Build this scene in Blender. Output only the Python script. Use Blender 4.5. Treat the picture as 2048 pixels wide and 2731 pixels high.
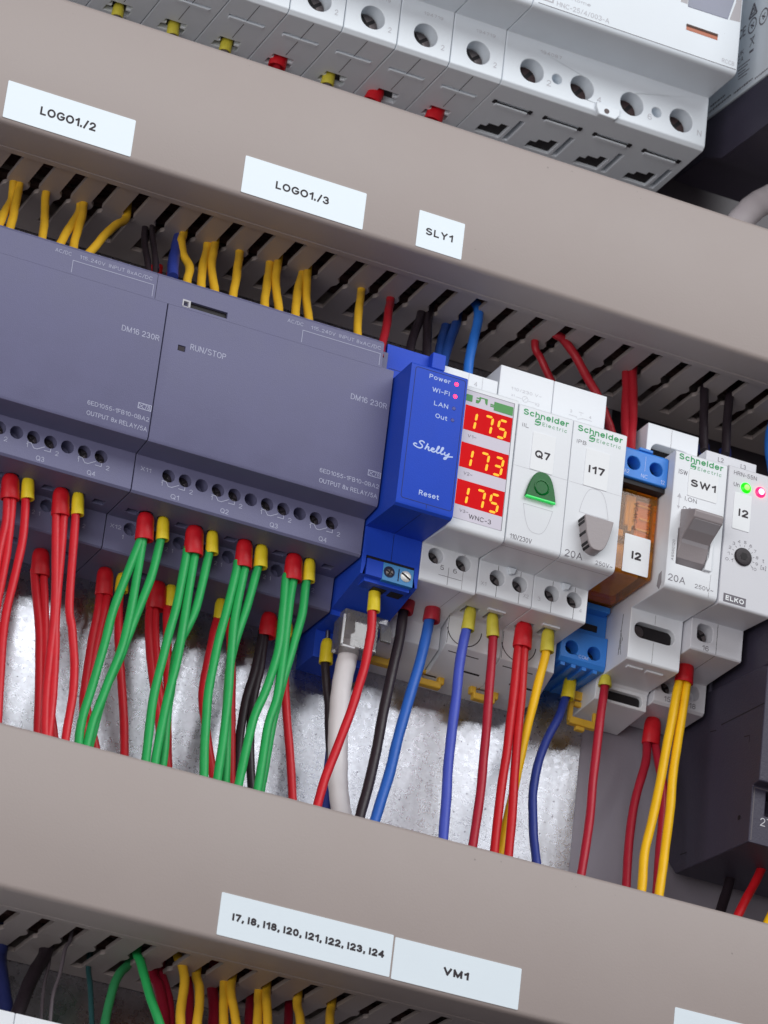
import bpy, bmesh, math, random
from mathutils import Vector, Matrix
random.seed(7)
for o in list(bpy.data.objects): bpy.data.objects.remove(o)
scene = bpy.context.scene
COL = scene.collection
MM = 0.001            # every number below is in millimetres: X along the rail, Y into the cabinet, Z up

# ------------------------------------------------------------------ camera
cam = bpy.data.cameras.new('camera'); cam_ob = bpy.data.objects.new('camera', cam); COL.objects.link(cam_ob)
cam.sensor_fit = 'VERTICAL'; cam.sensor_height = 36.0; cam.lens = 36.0 * 10903.4 / 2731.0
cam.clip_start = 0.05; cam.clip_end = 20.0
RX = Vector((0.90543, -0.41045, 0.10827)); DN = Vector((0.26232, 0.34049, -0.90291)); FW = Vector((0.33374, 0.84593, 0.41596))
M = Matrix((RX, -DN, -FW)).transposed().to_4x4()
M.translation = Vector((-320.573, -992.528, -512.436)) * MM
cam_ob.matrix_world = M
cam.dof.use_dof = True; cam.dof.focus_distance = 1.185; cam.dof.aperture_fstop = 40.0
scene.camera = cam_ob

# ------------------------------------------------------------------ light
world = bpy.data.worlds.new('World'); scene.world = world; world.use_nodes = True
bg = world.node_tree.nodes['Background']; bg.inputs[0].default_value = (0.95, 0.84, 0.93, 1); bg.inputs[1].default_value = 0.06
def area(name, loc, target, size, watts, color):
    l = bpy.data.lights.new(name, 'AREA'); l.shape = 'RECTANGLE'; l.size, l.size_y = size; l.energy = watts; l.color = color
    o = bpy.data.objects.new(name, l); COL.objects.link(o)
    o.location = Vector(loc) * MM
    o.rotation_euler = (Vector(target) - Vector(loc)).to_track_quat('-Z', 'Y').to_euler()
    return o
area('ceiling_lamp', (560, -1200, 900), (80, 20, -20), (1.4, 0.8), 19.0, (0.96, 0.985, 1.0))
area('fill_lamp', (-950, -1250, -230), (80, 20, -20), (1.2, 1.1), 14.5, (1.0, 0.97, 0.97))  # fill light added low on the left, lifts left faces and undersides
vs = scene.view_settings; vs.view_transform = 'Standard'; vs.look = 'None'; vs.gamma = 1.0; vs.use_curve_mapping = False; vs.exposure = 0.0
scene.render.engine = 'CYCLES'
scene.cycles.max_bounces = 8; scene.cycles.diffuse_bounces = 5; scene.cycles.transparent_max_bounces = 12

# ------------------------------------------------------------------ materials
def lin(c):
    return tuple((v / 255 / 12.92) if v / 255 <= 0.04045 else ((v / 255 + 0.055) / 1.055) ** 2.4 for v in c)
MATS = {}
def mat(name, rgb, rough=0.45, grain=0.0, gscale=1600.0, var=0.04, vscale=60.0, metal=0.0, spec=0.4, emit=None, estr=0.0, coat=0.0):
    m = bpy.data.materials.new(name); m.use_nodes = True; nt = m.node_tree; p = nt.nodes['Principled BSDF']
    L = lin(rgb)
    p.inputs['Roughness'].default_value = rough; p.inputs['Metallic'].default_value = metal
    p.inputs['Specular IOR Level'].default_value = spec
    if coat: p.inputs['Coat Weight'].default_value = coat; p.inputs['Coat Roughness'].default_value = 0.15
    tc = nt.nodes.new('ShaderNodeTexCoord')
    n1 = nt.nodes.new('ShaderNodeTexNoise'); n1.inputs['Scale'].default_value = vscale; n1.inputs['Detail'].default_value = 6
    nt.links.new(tc.outputs['Object'], n1.inputs['Vector'])
    mx = nt.nodes.new('ShaderNodeMix'); mx.data_type = 'RGBA'
    mx.inputs['A'].default_value = tuple(max(0, v * (1 - 2.2 * var)) for v in L) + (1,)
    mx.inputs['B'].default_value = tuple(min(1, v * (1 + 2.2 * var)) for v in L) + (1,)
    nt.links.new(n1.outputs['Fac'], mx.inputs['Factor']); nt.links.new(mx.outputs['Result'], p.inputs['Base Color'])
    rr = nt.nodes.new('ShaderNodeMapRange'); rr.inputs['To Min'].default_value = max(0.02, rough - 0.1); rr.inputs['To Max'].default_value = min(1, rough + 0.1)
    nt.links.new(n1.outputs['Fac'], rr.inputs['Value']); nt.links.new(rr.outputs['Result'], p.inputs['Roughness'])
    if grain:
        n2 = nt.nodes.new('ShaderNodeTexNoise'); n2.inputs['Scale'].default_value = gscale; n2.inputs['Detail'].default_value = 3
        nt.links.new(tc.outputs['Object'], n2.inputs['Vector'])
        b = nt.nodes.new('ShaderNodeBump'); b.inputs['Strength'].default_value = grain; b.inputs['Distance'].default_value = 0.0002
        nt.links.new(n2.outputs['Fac'], b.inputs['Height']); nt.links.new(b.outputs['Normal'], p.inputs['Normal'])
    if emit:
        p.inputs['Emission Color'].default_value = lin(emit) + (1,); p.inputs['Emission Strength'].default_value = estr
    MATS[name] = m
    return m
mat('duct', (168, 157, 153), 0.48, 0.18, 1400, 0.03, 25)
mat('white', (231, 235, 240), 0.38, 0.12, 1500, 0.02, 80)
mat('whiteB', (228, 236, 243), 0.36, 0.10, 1500, 0.02, 60)
mat('greyE', (219, 220, 226), 0.45, 0.25, 3200, 0.02, 60)
mat('logo', (108, 108, 140), 0.55, 0.3, 3600, 0.05, 120)
mat('blue', (38, 78, 200), 0.5, 0.25, 3400, 0.04, 100, spec=0.22)
mat('sock', (56, 132, 222), 0.4, 0.2, 1800, 0.05, 150)
mat('termblue', (60, 140, 200), 0.4, 0.15, 1800, 0.05, 150)
mat('contactor', (62, 58, 74), 0.5, 0.4, 1800, 0.08, 60)
mat('enclosure', (92, 86, 92), 0.45, 0.2, 900, 0.06, 12)
mat('dark', (26, 22, 26), 0.6, 0, var=0.2)
mat('sheet', (150, 145, 156), 0.4, 0.25, 900, 0.05, 14)
mat('seam', (52, 46, 52), 0.7)
mat('seamS', (20, 25, 62), 0.6)
mat('seamW', (150, 146, 150), 0.6)
mat('holein', (96, 84, 84), 0.6, 0.2, 1500)
mat('grey', (158, 150, 152), 0.42, 0.25, 1800, 0.04)
mat('greyP', (174, 170, 174), 0.45, 0.2, 1800, 0.04)
mat('window', (120, 124, 145), 0.25, 0, var=0.1)
mat('label', (232, 244, 252), 0.35, 0.08, 700, 0.015, 40)
mat('paper', (238, 241, 244), 0.5, 0.1, 700, 0.015, 40)
mat('ink', (46, 38, 44), 0.6)
mat('inkG', (112, 108, 116), 0.6)
mat('inkL', (190, 190, 196), 0.6)
mat('inkW', (176, 179, 202), 0.55, var=0.1, vscale=900)
mat('inkB', (186, 205, 250), 0.5)
mat('inkgreen', (42, 158, 92), 0.5)
mat('panelV', (204, 198, 212), 0.35)
mat('greenprint', (70, 150, 72), 0.5)
mat('orangeW', (176, 92, 52), 0.4)
mat('lens', (4, 100, 38), 0.16, 0, var=0.2, vscale=300, spec=0.16)
mat('lensrim', (40, 210, 95), 0.15, emit=(30, 225, 90), estr=0.35)
mat('relaybrown', (70, 52, 52), 0.5, 0.3, 900, 0.2)
mat('knob', (40, 32, 38), 0.5, 0.3, 2000)
mat('metal', (190, 188, 190), 0.3, 0.3, 3000, 0.15, 1500, metal=1.0)
mat('metalD', (120, 112, 112), 0.35, 0.5, 2500, 0.2, 1200, metal=1.0)
mat('metalB', (232, 232, 228), 0.35, 0.1, 2000, 0.05, metal=0.5)
mat('clip', (228, 182, 60), 0.45, 0.3, 1500, 0.06)
mat('ledR', (255, 30, 60), 0.3, emit=(255, 22, 70), estr=4.0)
mat('ledHot', (255, 190, 215), 0.3, emit=(255, 205, 225), estr=2.5)
mat('ledG', (30, 230, 20), 0.3, emit=(20, 235, 10), estr=1.6)
mat('ledGh', (120, 250, 90), 0.3, emit=(130, 250, 80), estr=1.6)
mat('ledoff', (52, 60, 150), 0.4)
mat('seg', (60, 30, 5), 0.4, spec=0.05, emit=(255, 186, 58), estr=1.3)
mat('screen', (22, 0, 2), 0.3, var=0.12, vscale=500, spec=0.04, emit=(240, 2, 14), estr=0.74)
mat('cable', (236, 232, 234), 0.42, 0.15, 800, 0.04, 60)
mat('cableG', (205, 198, 202), 0.5, 0.15, 800, 0.05, 60)
mat('bundle', (92, 66, 60), 0.5, 0, var=0.35, vscale=30)
mat('wiremark', (60, 55, 60), 0.6)
WC = dict(red=(208, 34, 46), redB=(196, 24, 34), redD=(172, 30, 50), redU=(166, 30, 42), redM=(140, 20, 44), green=(40, 168, 88), greenD=(52, 140, 86), black=(48, 38, 44),
          blackD=(40, 32, 38), blue=(58, 70, 150), blueM=(46, 100, 190), blueV=(72, 88, 190), blueD=(44, 60, 140), blueU=(34, 70, 140), blueL=(42, 110, 200),
          yellow=(246, 190, 20), yellowO=(222, 174, 44), greyT=(92, 84, 90), teal=(44, 84, 86), blueShaded=(34, 42, 92), greyW=(110, 100, 104))
for k, c in WC.items(): mat('wire_' + k, c, 0.42, 0.35, 1300, 0.06, 220, spec=0.35)
FC = dict(red=(206, 26, 38), redf=(182, 44, 58), yellow=(244, 216, 44), yellowg=(212, 200, 70), blueF=(40, 52, 120))
for k, c in FC.items(): mat('fer_' + k, c, 0.42, 0.3, 1200, 0.07, 500, spec=0.35)

for nm, sc, thr in (('duct', 520, 0.80), ('white', 620, 0.84), ('whiteB', 620, 0.84)):    # stray specks of dust and small scuffs
    nt = MATS[nm].node_tree; p = nt.nodes['Principled BSDF']; src = p.inputs['Base Color'].links[0].from_socket
    tcx = nt.nodes.new('ShaderNodeTexCoord'); ns = nt.nodes.new('ShaderNodeTexNoise'); ns.inputs['Scale'].default_value = sc; ns.inputs['Detail'].default_value = 1
    sm = nt.nodes.new('ShaderNodeTexNoise'); sm.inputs['Scale'].default_value = 9; sm.inputs['Detail'].default_value = 7; sm.inputs['Roughness'].default_value = 0.65
    nt.links.new(tcx.outputs['Object'], ns.inputs['Vector']); nt.links.new(tcx.outputs['Object'], sm.inputs['Vector'])
    rp = nt.nodes.new('ShaderNodeMapRange'); rp.inputs['From Min'].default_value = thr; rp.inputs['From Max'].default_value = thr + 0.02; rp.inputs['To Max'].default_value = 0.4
    nt.links.new(ns.outputs['Fac'], rp.inputs['Value'])
    mx1 = nt.nodes.new('ShaderNodeMix'); mx1.data_type = 'RGBA'; mx1.inputs['B'].default_value = (0.09, 0.075, 0.07, 1)
    nt.links.new(rp.outputs['Result'], mx1.inputs['Factor']); nt.links.new(src, mx1.inputs['A'])
    rs = nt.nodes.new('ShaderNodeMapRange'); rs.inputs['From Min'].default_value = 0.45; rs.inputs['From Max'].default_value = 0.75; rs.inputs['To Max'].default_value = 0.22
    nt.links.new(sm.outputs['Fac'], rs.inputs['Value'])
    mx2 = nt.nodes.new('ShaderNodeMix'); mx2.data_type = 'RGBA'; mx2.blend_type = 'MULTIPLY'; mx2.inputs['B'].default_value = (0.80, 0.74, 0.72, 1)
    nt.links.new(rs.outputs['Result'], mx2.inputs['Factor']); nt.links.new(mx1.outputs['Result'], mx2.inputs['A']); nt.links.new(mx2.outputs['Result'], p.inputs['Base Color'])

# amber relay cover: tinted see-through shell with gloss
m = bpy.data.materials.new('amber'); m.use_nodes = True; nt = m.node_tree; nt.nodes.clear()
out = nt.nodes.new('ShaderNodeOutputMaterial'); tr = nt.nodes.new('ShaderNodeBsdfTransparent'); gl = nt.nodes.new('ShaderNodeBsdfGlossy'); df = nt.nodes.new('ShaderNodeBsdfDiffuse')
tr.inputs[0].default_value = (1.0, 0.62, 0.18, 1); gl.inputs['Roughness'].default_value = 0.12; df.inputs[0].default_value = (1.0, 0.38, 0.03, 1)
m1 = nt.nodes.new('ShaderNodeMixShader'); m2 = nt.nodes.new('ShaderNodeMixShader'); fr = nt.nodes.new('ShaderNodeFresnel'); fr.inputs[0].default_value = 1.45
m1.inputs[0].default_value = 0.17
nt.links.new(tr.outputs[0], m1.inputs[1]); nt.links.new(df.outputs[0], m1.inputs[2])
nt.links.new(fr.outputs[0], m2.inputs[0]); nt.links.new(m1.outputs[0], m2.inputs[1]); nt.links.new(gl.outputs[0], m2.inputs[2]); nt.links.new(m2.outputs[0], out.inputs[0])
MATS['amber'] = m
# clear plug plastic
m = bpy.data.materials.new('clear'); m.use_nodes = True; nt = m.node_tree; nt.nodes.clear()
out = nt.nodes.new('ShaderNodeOutputMaterial'); tr = nt.nodes.new('ShaderNodeBsdfTransparent'); gl = nt.nodes.new('ShaderNodeBsdfGlossy'); df = nt.nodes.new('ShaderNodeBsdfDiffuse')
tr.inputs[0].default_value = (0.86, 0.85, 0.86, 1); gl.inputs['Roughness'].default_value = 0.08; df.inputs[0].default_value = (0.55, 0.53, 0.54, 1)
m1 = nt.nodes.new('ShaderNodeMixShader'); m2 = nt.nodes.new('ShaderNodeMixShader'); fr = nt.nodes.new('ShaderNodeLayerWeight'); fr.inputs[0].default_value = 0.45
m1.inputs[0].default_value = 0.28
nt.links.new(tr.outputs[0], m1.inputs[1]); nt.links.new(df.outputs[0], m1.inputs[2])
nt.links.new(fr.outputs['Fresnel'], m2.inputs[0]); nt.links.new(m1.outputs[0], m2.inputs[1]); nt.links.new(gl.outputs[0], m2.inputs[2]); nt.links.new(m2.outputs[0], out.inputs[0])
MATS['clear'] = m
# galvanised sheet: zinc spangle, slight waviness, specks
m = bpy.data.materials.new('galvanised'); m.use_nodes = True; nt = m.node_tree; p = nt.nodes['Principled BSDF']
tc = nt.nodes.new('ShaderNodeTexCoord')
p.inputs['Metallic'].default_value = 1.0
vo = nt.nodes.new('ShaderNodeTexVoronoi'); vo.inputs['Scale'].default_value = 700
n1 = nt.nodes.new('ShaderNodeTexNoise'); n1.inputs['Scale'].default_value = 520; n1.inputs['Detail'].default_value = 8; n1.inputs['Roughness'].default_value = 0.7
n2 = nt.nodes.new('ShaderNodeTexNoise'); n2.inputs['Scale'].default_value = 85; n2.inputs['Detail'].default_value = 2
n3 = nt.nodes.new('ShaderNodeTexNoise'); n3.inputs['Scale'].default_value = 900; n3.inputs['Detail'].default_value = 2
mp = nt.nodes.new('ShaderNodeMapping'); mp.inputs['Scale'].default_value = (1.0, 1.0, 0.22); nt.links.new(tc.outputs['Object'], mp.inputs['Vector'])
for n in (vo, n1, n3): nt.links.new(tc.outputs['Object'], n.inputs['Vector'])
nt.links.new(mp.outputs['Vector'], n2.inputs['Vector'])
cr = nt.nodes.new('ShaderNodeValToRGB'); cr.color_ramp.elements[0].position = 0.3; cr.color_ramp.elements[0].color = (0.45, 0.45, 0.49, 1); cr.color_ramp.elements[1].position = 0.62; cr.color_ramp.elements[1].color = (0.54, 0.55, 0.60, 1)
nt.links.new(n1.outputs['Fac'], cr.inputs[0])
sp = nt.nodes.new('ShaderNodeValToRGB'); sp.color_ramp.elements[0].position = 0.28; sp.color_ramp.elements[0].color = (0.35, 0.33, 0.36, 1); sp.color_ramp.elements[1].position = 0.36; sp.color_ramp.elements[1].color = (1, 1, 1, 1)
nt.links.new(n3.outputs['Fac'], sp.inputs[0])
mu = nt.nodes.new('ShaderNodeMix'); mu.data_type = 'RGBA'; mu.blend_type = 'MULTIPLY'; mu.inputs['Factor'].default_value = 1
nt.links.new(cr.outputs[0], mu.inputs['A']); nt.links.new(sp.outputs[0], mu.inputs['B']); nt.links.new(mu.outputs['Result'], p.inputs['Base Color'])
mr = nt.nodes.new('ShaderNodeMapRange'); mr.inputs['To Min'].default_value = 0.24; mr.inputs['To Max'].default_value = 0.33
nt.links.new(vo.outputs['Color'], mr.inputs['Value']); nt.links.new(mr.outputs['Result'], p.inputs['Roughness'])
b1 = nt.nodes.new('ShaderNodeBump'); b1.inputs['Strength'].default_value = 0.32; b1.inputs['Distance'].default_value = 0.0014
b2 = nt.nodes.new('ShaderNodeBump'); b2.inputs['Strength'].default_value = 0.12; b2.inputs['Distance'].default_value = 0.0002
nt.links.new(n2.outputs['Fac'], b1.inputs['Height']); nt.links.new(n1.outputs['Fac'], b2.inputs['Height']); nt.links.new(b1.outputs['Normal'], b2.inputs['Normal']); nt.links.new(b2.outputs['Normal'], p.inputs['Normal'])
MATS['galvanised'] = m

# ------------------------------------------------------------------ geometry helpers (mm in, mesh data out)
def box(x0, x1, y0, y1, z0, z1):
    v = [(x, y, z) for x in (x0, x1) for y in (y0, y1) for z in (z0, z1)]
    return v, [(0, 1, 3, 2), (4, 6, 7, 5), (0, 4, 5, 1), (2, 3, 7, 6), (0, 2, 6, 4), (1, 5, 7, 3)]
def join(*parts):
    V, F = [], []
    for v, f in parts:
        n = len(V); V += list(v); F += [tuple(i + n for i in q) for q in f]
    return V, F
def prism_y(poly, y0, y1):                  # outline in (x, z), pushed through from y0 (front) to y1
    n = len(poly)
    V = [(x, y0, z) for x, z in poly] + [(x, y1, z) for x, z in poly]
    return V, [tuple(range(n)), tuple(range(2 * n - 1, n - 1, -1))] + [(i, n + i, n + (i + 1) % n, (i + 1) % n) for i in range(n)]
def rect(x0, x1, z0, z1): return [(x0, z0), (x1, z0), (x1, z1), (x0, z1)]
def rrect(x0, x1, z0, z1, r, n=4):
    P = []
    for cx, cz, a in ((x1 - r, z0 + r, -90), (x1 - r, z1 - r, 0), (x0 + r, z1 - r, 90), (x0 + r, z0 + r, 180)):
        for k in range(n + 1):
            t = math.radians(a + 90 * k / n); P.append((cx + r * math.cos(t), cz + r * math.sin(t)))
    return P
def circ(cx, cz, r, n=24, rz=None): return [(cx + r * math.cos(2 * math.pi * k / n), cz + (rz or r) * math.sin(2 * math.pi * k / n)) for k in range(n)]
def halfoval(cx, z0, hw, h, n=22, p=3.1):    # shield: flat edge at z0, rounded tip h above (or below if negative)
    P = []
    for k in range(n + 1):
        u = math.cos(math.pi * k / n); P.append((cx + hw * u, z0 + h * (1 - abs(u) ** p)))
    return P
def ribbon(pts, w, y, plane='y'):           # flat printed line: one mitred strip, each point a hair nearer than the last
    closed = len(pts) > 3 and math.hypot(pts[0][0] - pts[-1][0], pts[0][1] - pts[-1][1]) < 1e-6
    n = len(pts); V, F = [], []
    def dirn(p, q):
        l = math.hypot(q[0] - p[0], q[1] - p[1]) or 1; return (q[0] - p[0]) / l, (q[1] - p[1]) / l
    for i, (a, b) in enumerate(pts):
        d0 = dirn(pts[i - 1], pts[i]) if i else (dirn(pts[-2], pts[0]) if closed else dirn(pts[0], pts[1]))
        d1 = dirn(pts[i], pts[i + 1]) if i < n - 1 else (dirn(pts[0], pts[1]) if closed else d0)
        nx, nz = -(d0[1] + d1[1]), d0[0] + d1[0]; l = math.hypot(nx, nz)
        if l < 0.35: nx, nz, l = -d1[1], d1[0], 1.0
        k = min(1.6, 2.0 / l) * w / 2 if l != 1.0 else w / 2
        nx, nz = nx / l * k, nz / l * k
        yy = y - 0.0004 * i
        V += [(a + nx, yy, b + nz), (a - nx, yy, b - nz)]
        if i: F.append((2 * i - 2, 2 * i - 1, 2 * i + 1, 2 * i))
    return V, F
def smooth_path(P, sub=6):
    P = [Vector(p) for p in P]
    if len(P) < 3: return P
    Q = [2 * P[0] - P[1]] + P + [2 * P[-1] - P[-2]]; R = []
    for i in range(1, len(Q) - 2):
        a, b, c, d = Q[i - 1:i + 3]
        for k in range(sub):
            t = k / sub
            R.append(0.5 * ((2 * b) + (c - a) * t + (2 * a - 5 * b + 4 * c - d) * t * t + (3 * b - a - 3 * c + d) * t ** 3))
    R.append(P[-1]); return R
def tube(P, r, seg=12, sub=6, sx=1.0):
    P = smooth_path(P, sub)
    wob = random.Random(int(abs(P[0].x * 37 + P[-1].z * 11)) + len(P))          # small bends a hand-laid wire keeps
    ph = [wob.uniform(0, 6.28) for _ in range(4)]; amp = 0.05 * min(1.6, r)
    for i, p in enumerate(P):
        f_ = min(1.0, i / 5.0) * min(1.0, (len(P) - 1 - i) / 5.0)
        P[i] = p + Vector((math.sin(i * 0.33 + ph[0]) * 2.2 + 0.5 * math.sin(i * 0.9 + ph[1]), math.sin(i * 0.6 + ph[2]), 0)) * (amp * f_)
    V, F = [], []; n = len(P); up = Vector((0, 1, 0))
    for i, p in enumerate(P):
        t = (P[min(i + 1, n - 1)] - P[max(i - 1, 0)]).normalized(); u = up.cross(t).normalized(); w = t.cross(u)
        rr = r * (1 + 0.018 * math.sin(i * 1.7) + 0.012 * math.sin(i * 0.6 + r * 9))
        for k in range(seg):
            a = 2 * math.pi * k / seg; V.append(tuple(p + u * (rr * sx * math.cos(a)) + w * (rr * math.sin(a))))
    for i in range(n - 1):
        for k in range(seg): F.append((i * seg + k, i * seg + (k + 1) % seg, (i + 1) * seg + (k + 1) % seg, (i + 1) * seg + k))
    F.append(tuple(range(seg - 1, -1, -1))); F.append(tuple((n - 1) * seg + k for k in range(seg)))
    return V, F
def lathe(prof, p0, axis, seg=20, sx=1.0):   # prof: (radius, distance along axis)
    ax = Vector(axis).normalized(); ref = Vector((0, 1, 0)) if abs(ax.y) < 0.9 else Vector((0, 0, 1))
    u = ref.cross(ax).normalized(); w = ax.cross(u); V, F = [], []; p0 = Vector(p0)
    for r, t in prof:
        for k in range(seg):
            a = 2 * math.pi * k / seg; V.append(tuple(p0 + ax * t + u * (r * sx * math.cos(a)) + w * (r * math.sin(a))))
    for i in range(len(prof) - 1):
        for k in range(seg): F.append((i * seg + k, i * seg + (k + 1) % seg, (i + 1) * seg + (k + 1) % seg, (i + 1) * seg + k))
    F.append(tuple(range(seg - 1, -1, -1))); F.append(tuple((len(prof) - 1) * seg + k for k in range(seg)))
    return V, F
def prism_x(prof, x0, x1, holes=None):       # closed outline in (y, z), pushed from x0 to x1; holes = {edge: [(outline in (x, s), depth)]} are real recesses
    holes = holes or {}
    bm = bmesh.new(); n = len(prof)
    A = [bm.verts.new((x0, y, z)) for y, z in prof]; B = [bm.verts.new((x1, y, z)) for y, z in prof]
    area2 = sum(prof[i][0] * prof[(i + 1) % n][1] - prof[(i + 1) % n][0] * prof[i][1] for i in range(n))
    bm.faces.new(A); bm.faces.new(B[::-1])
    for i in range(n):
        j = (i + 1) % n
        if i not in holes:
            bm.faces.new((A[i], B[i], B[j], A[j])); continue
        y, z = prof[i]; dy, dz = prof[j][0] - y, prof[j][1] - z; l = math.hypot(dy, dz); dy /= l; dz /= l
        ny, nz = (-dz, dy) if area2 > 0 else (dz, -dy)           # inward
        edges = []
        for a, b in ((A[i], B[i]), (B[i], B[j]), (B[j], A[j]), (A[j], A[i])):
            edges.append(bm.edges.get((a, b)) or bm.edges.new((a, b)))
        for poly, depth in holes[i]:
            ring = [bm.verts.new((hx, y + dy * s, z + dz * s)) for hx, s in poly]; m = len(ring)
            inner = [bm.verts.new((q.co.x, q.co.y + ny * depth, q.co.z + nz * depth)) for q in ring]
            for k in range(m):
                edges.append(bm.edges.new((ring[k], ring[(k + 1) % m])))
            for k in range(m): bm.faces.new((ring[k], ring[(k + 1) % m], inner[(k + 1) % m], inner[k]))
            bm.faces.new(inner)
        bmesh.ops.triangle_fill(bm, use_beauty=True, use_dissolve=False, edges=edges, normal=(0, -ny, -nz))
    bmesh.ops.recalc_face_normals(bm, faces=bm.faces[:])
    bm.verts.index_update()
    V = [tuple(v.co) for v in bm.verts]; F = [tuple(v.index for v in f.verts) for f in bm.faces]; bm.free()
    return V, F

def mesh_of(name, VF, material, origin=(0, 0, 0), smooth=False):
    me = bpy.data.meshes.new(name)
    me.from_pydata([((x - origin[0]) * MM, (y - origin[1]) * MM, (z - origin[2]) * MM) for x, y, z in VF[0]], [], VF[1])
    me.materials.append(MATS[material] if isinstance(material, str) else material)
    if smooth:
        me.polygons.foreach_set('use_smooth', [True] * len(me.polygons)); me.set_sharp_from_angle(angle=math.radians(38))
    return me
class Thing:
    def __init__(s, name, label, cat, origin, group=None, kind=None, solid=None, material=None, smooth=False):
        s.o = tuple(origin)
        s.ob = bpy.data.objects.new(name, mesh_of(name, solid, material, s.o, smooth) if solid else None)
        COL.objects.link(s.ob); s.ob.location = Vector(s.o) * MM
        if not solid: s.ob.empty_display_size = 0.005
        if kind: s.ob['kind'] = kind
        if label: s.ob['label'] = label
        if cat: s.ob['category'] = cat
        if group: s.ob['group'] = group
    def part(s, name, VF, material, parent=None, smooth=False, bevel=0.0, label=None, kind=None):
        ob = bpy.data.objects.new(name, mesh_of(name, VF, material, s.o, smooth)); COL.objects.link(ob); ob.parent = parent or s.ob
        if bevel:
            b = ob.modifiers.new('edges', 'BEVEL'); b.width = bevel * MM; b.segments = 2; b.limit_method = 'ANGLE'; b.angle_limit = math.radians(40); b.harden_normals = True
            ob.data.polygons.foreach_set('use_smooth', [True] * len(ob.data.polygons)); ob.data.set_sharp_from_angle(angle=math.radians(30))
        if label: ob['label'] = label
        if kind: ob['kind'] = kind
        return ob
    def inst(s, name, me, offset, parent=None):
        ob = bpy.data.objects.new(name, me); COL.objects.link(ob); ob.parent = parent or s.ob; ob.location = Vector(offset) * MM
        return ob

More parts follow.
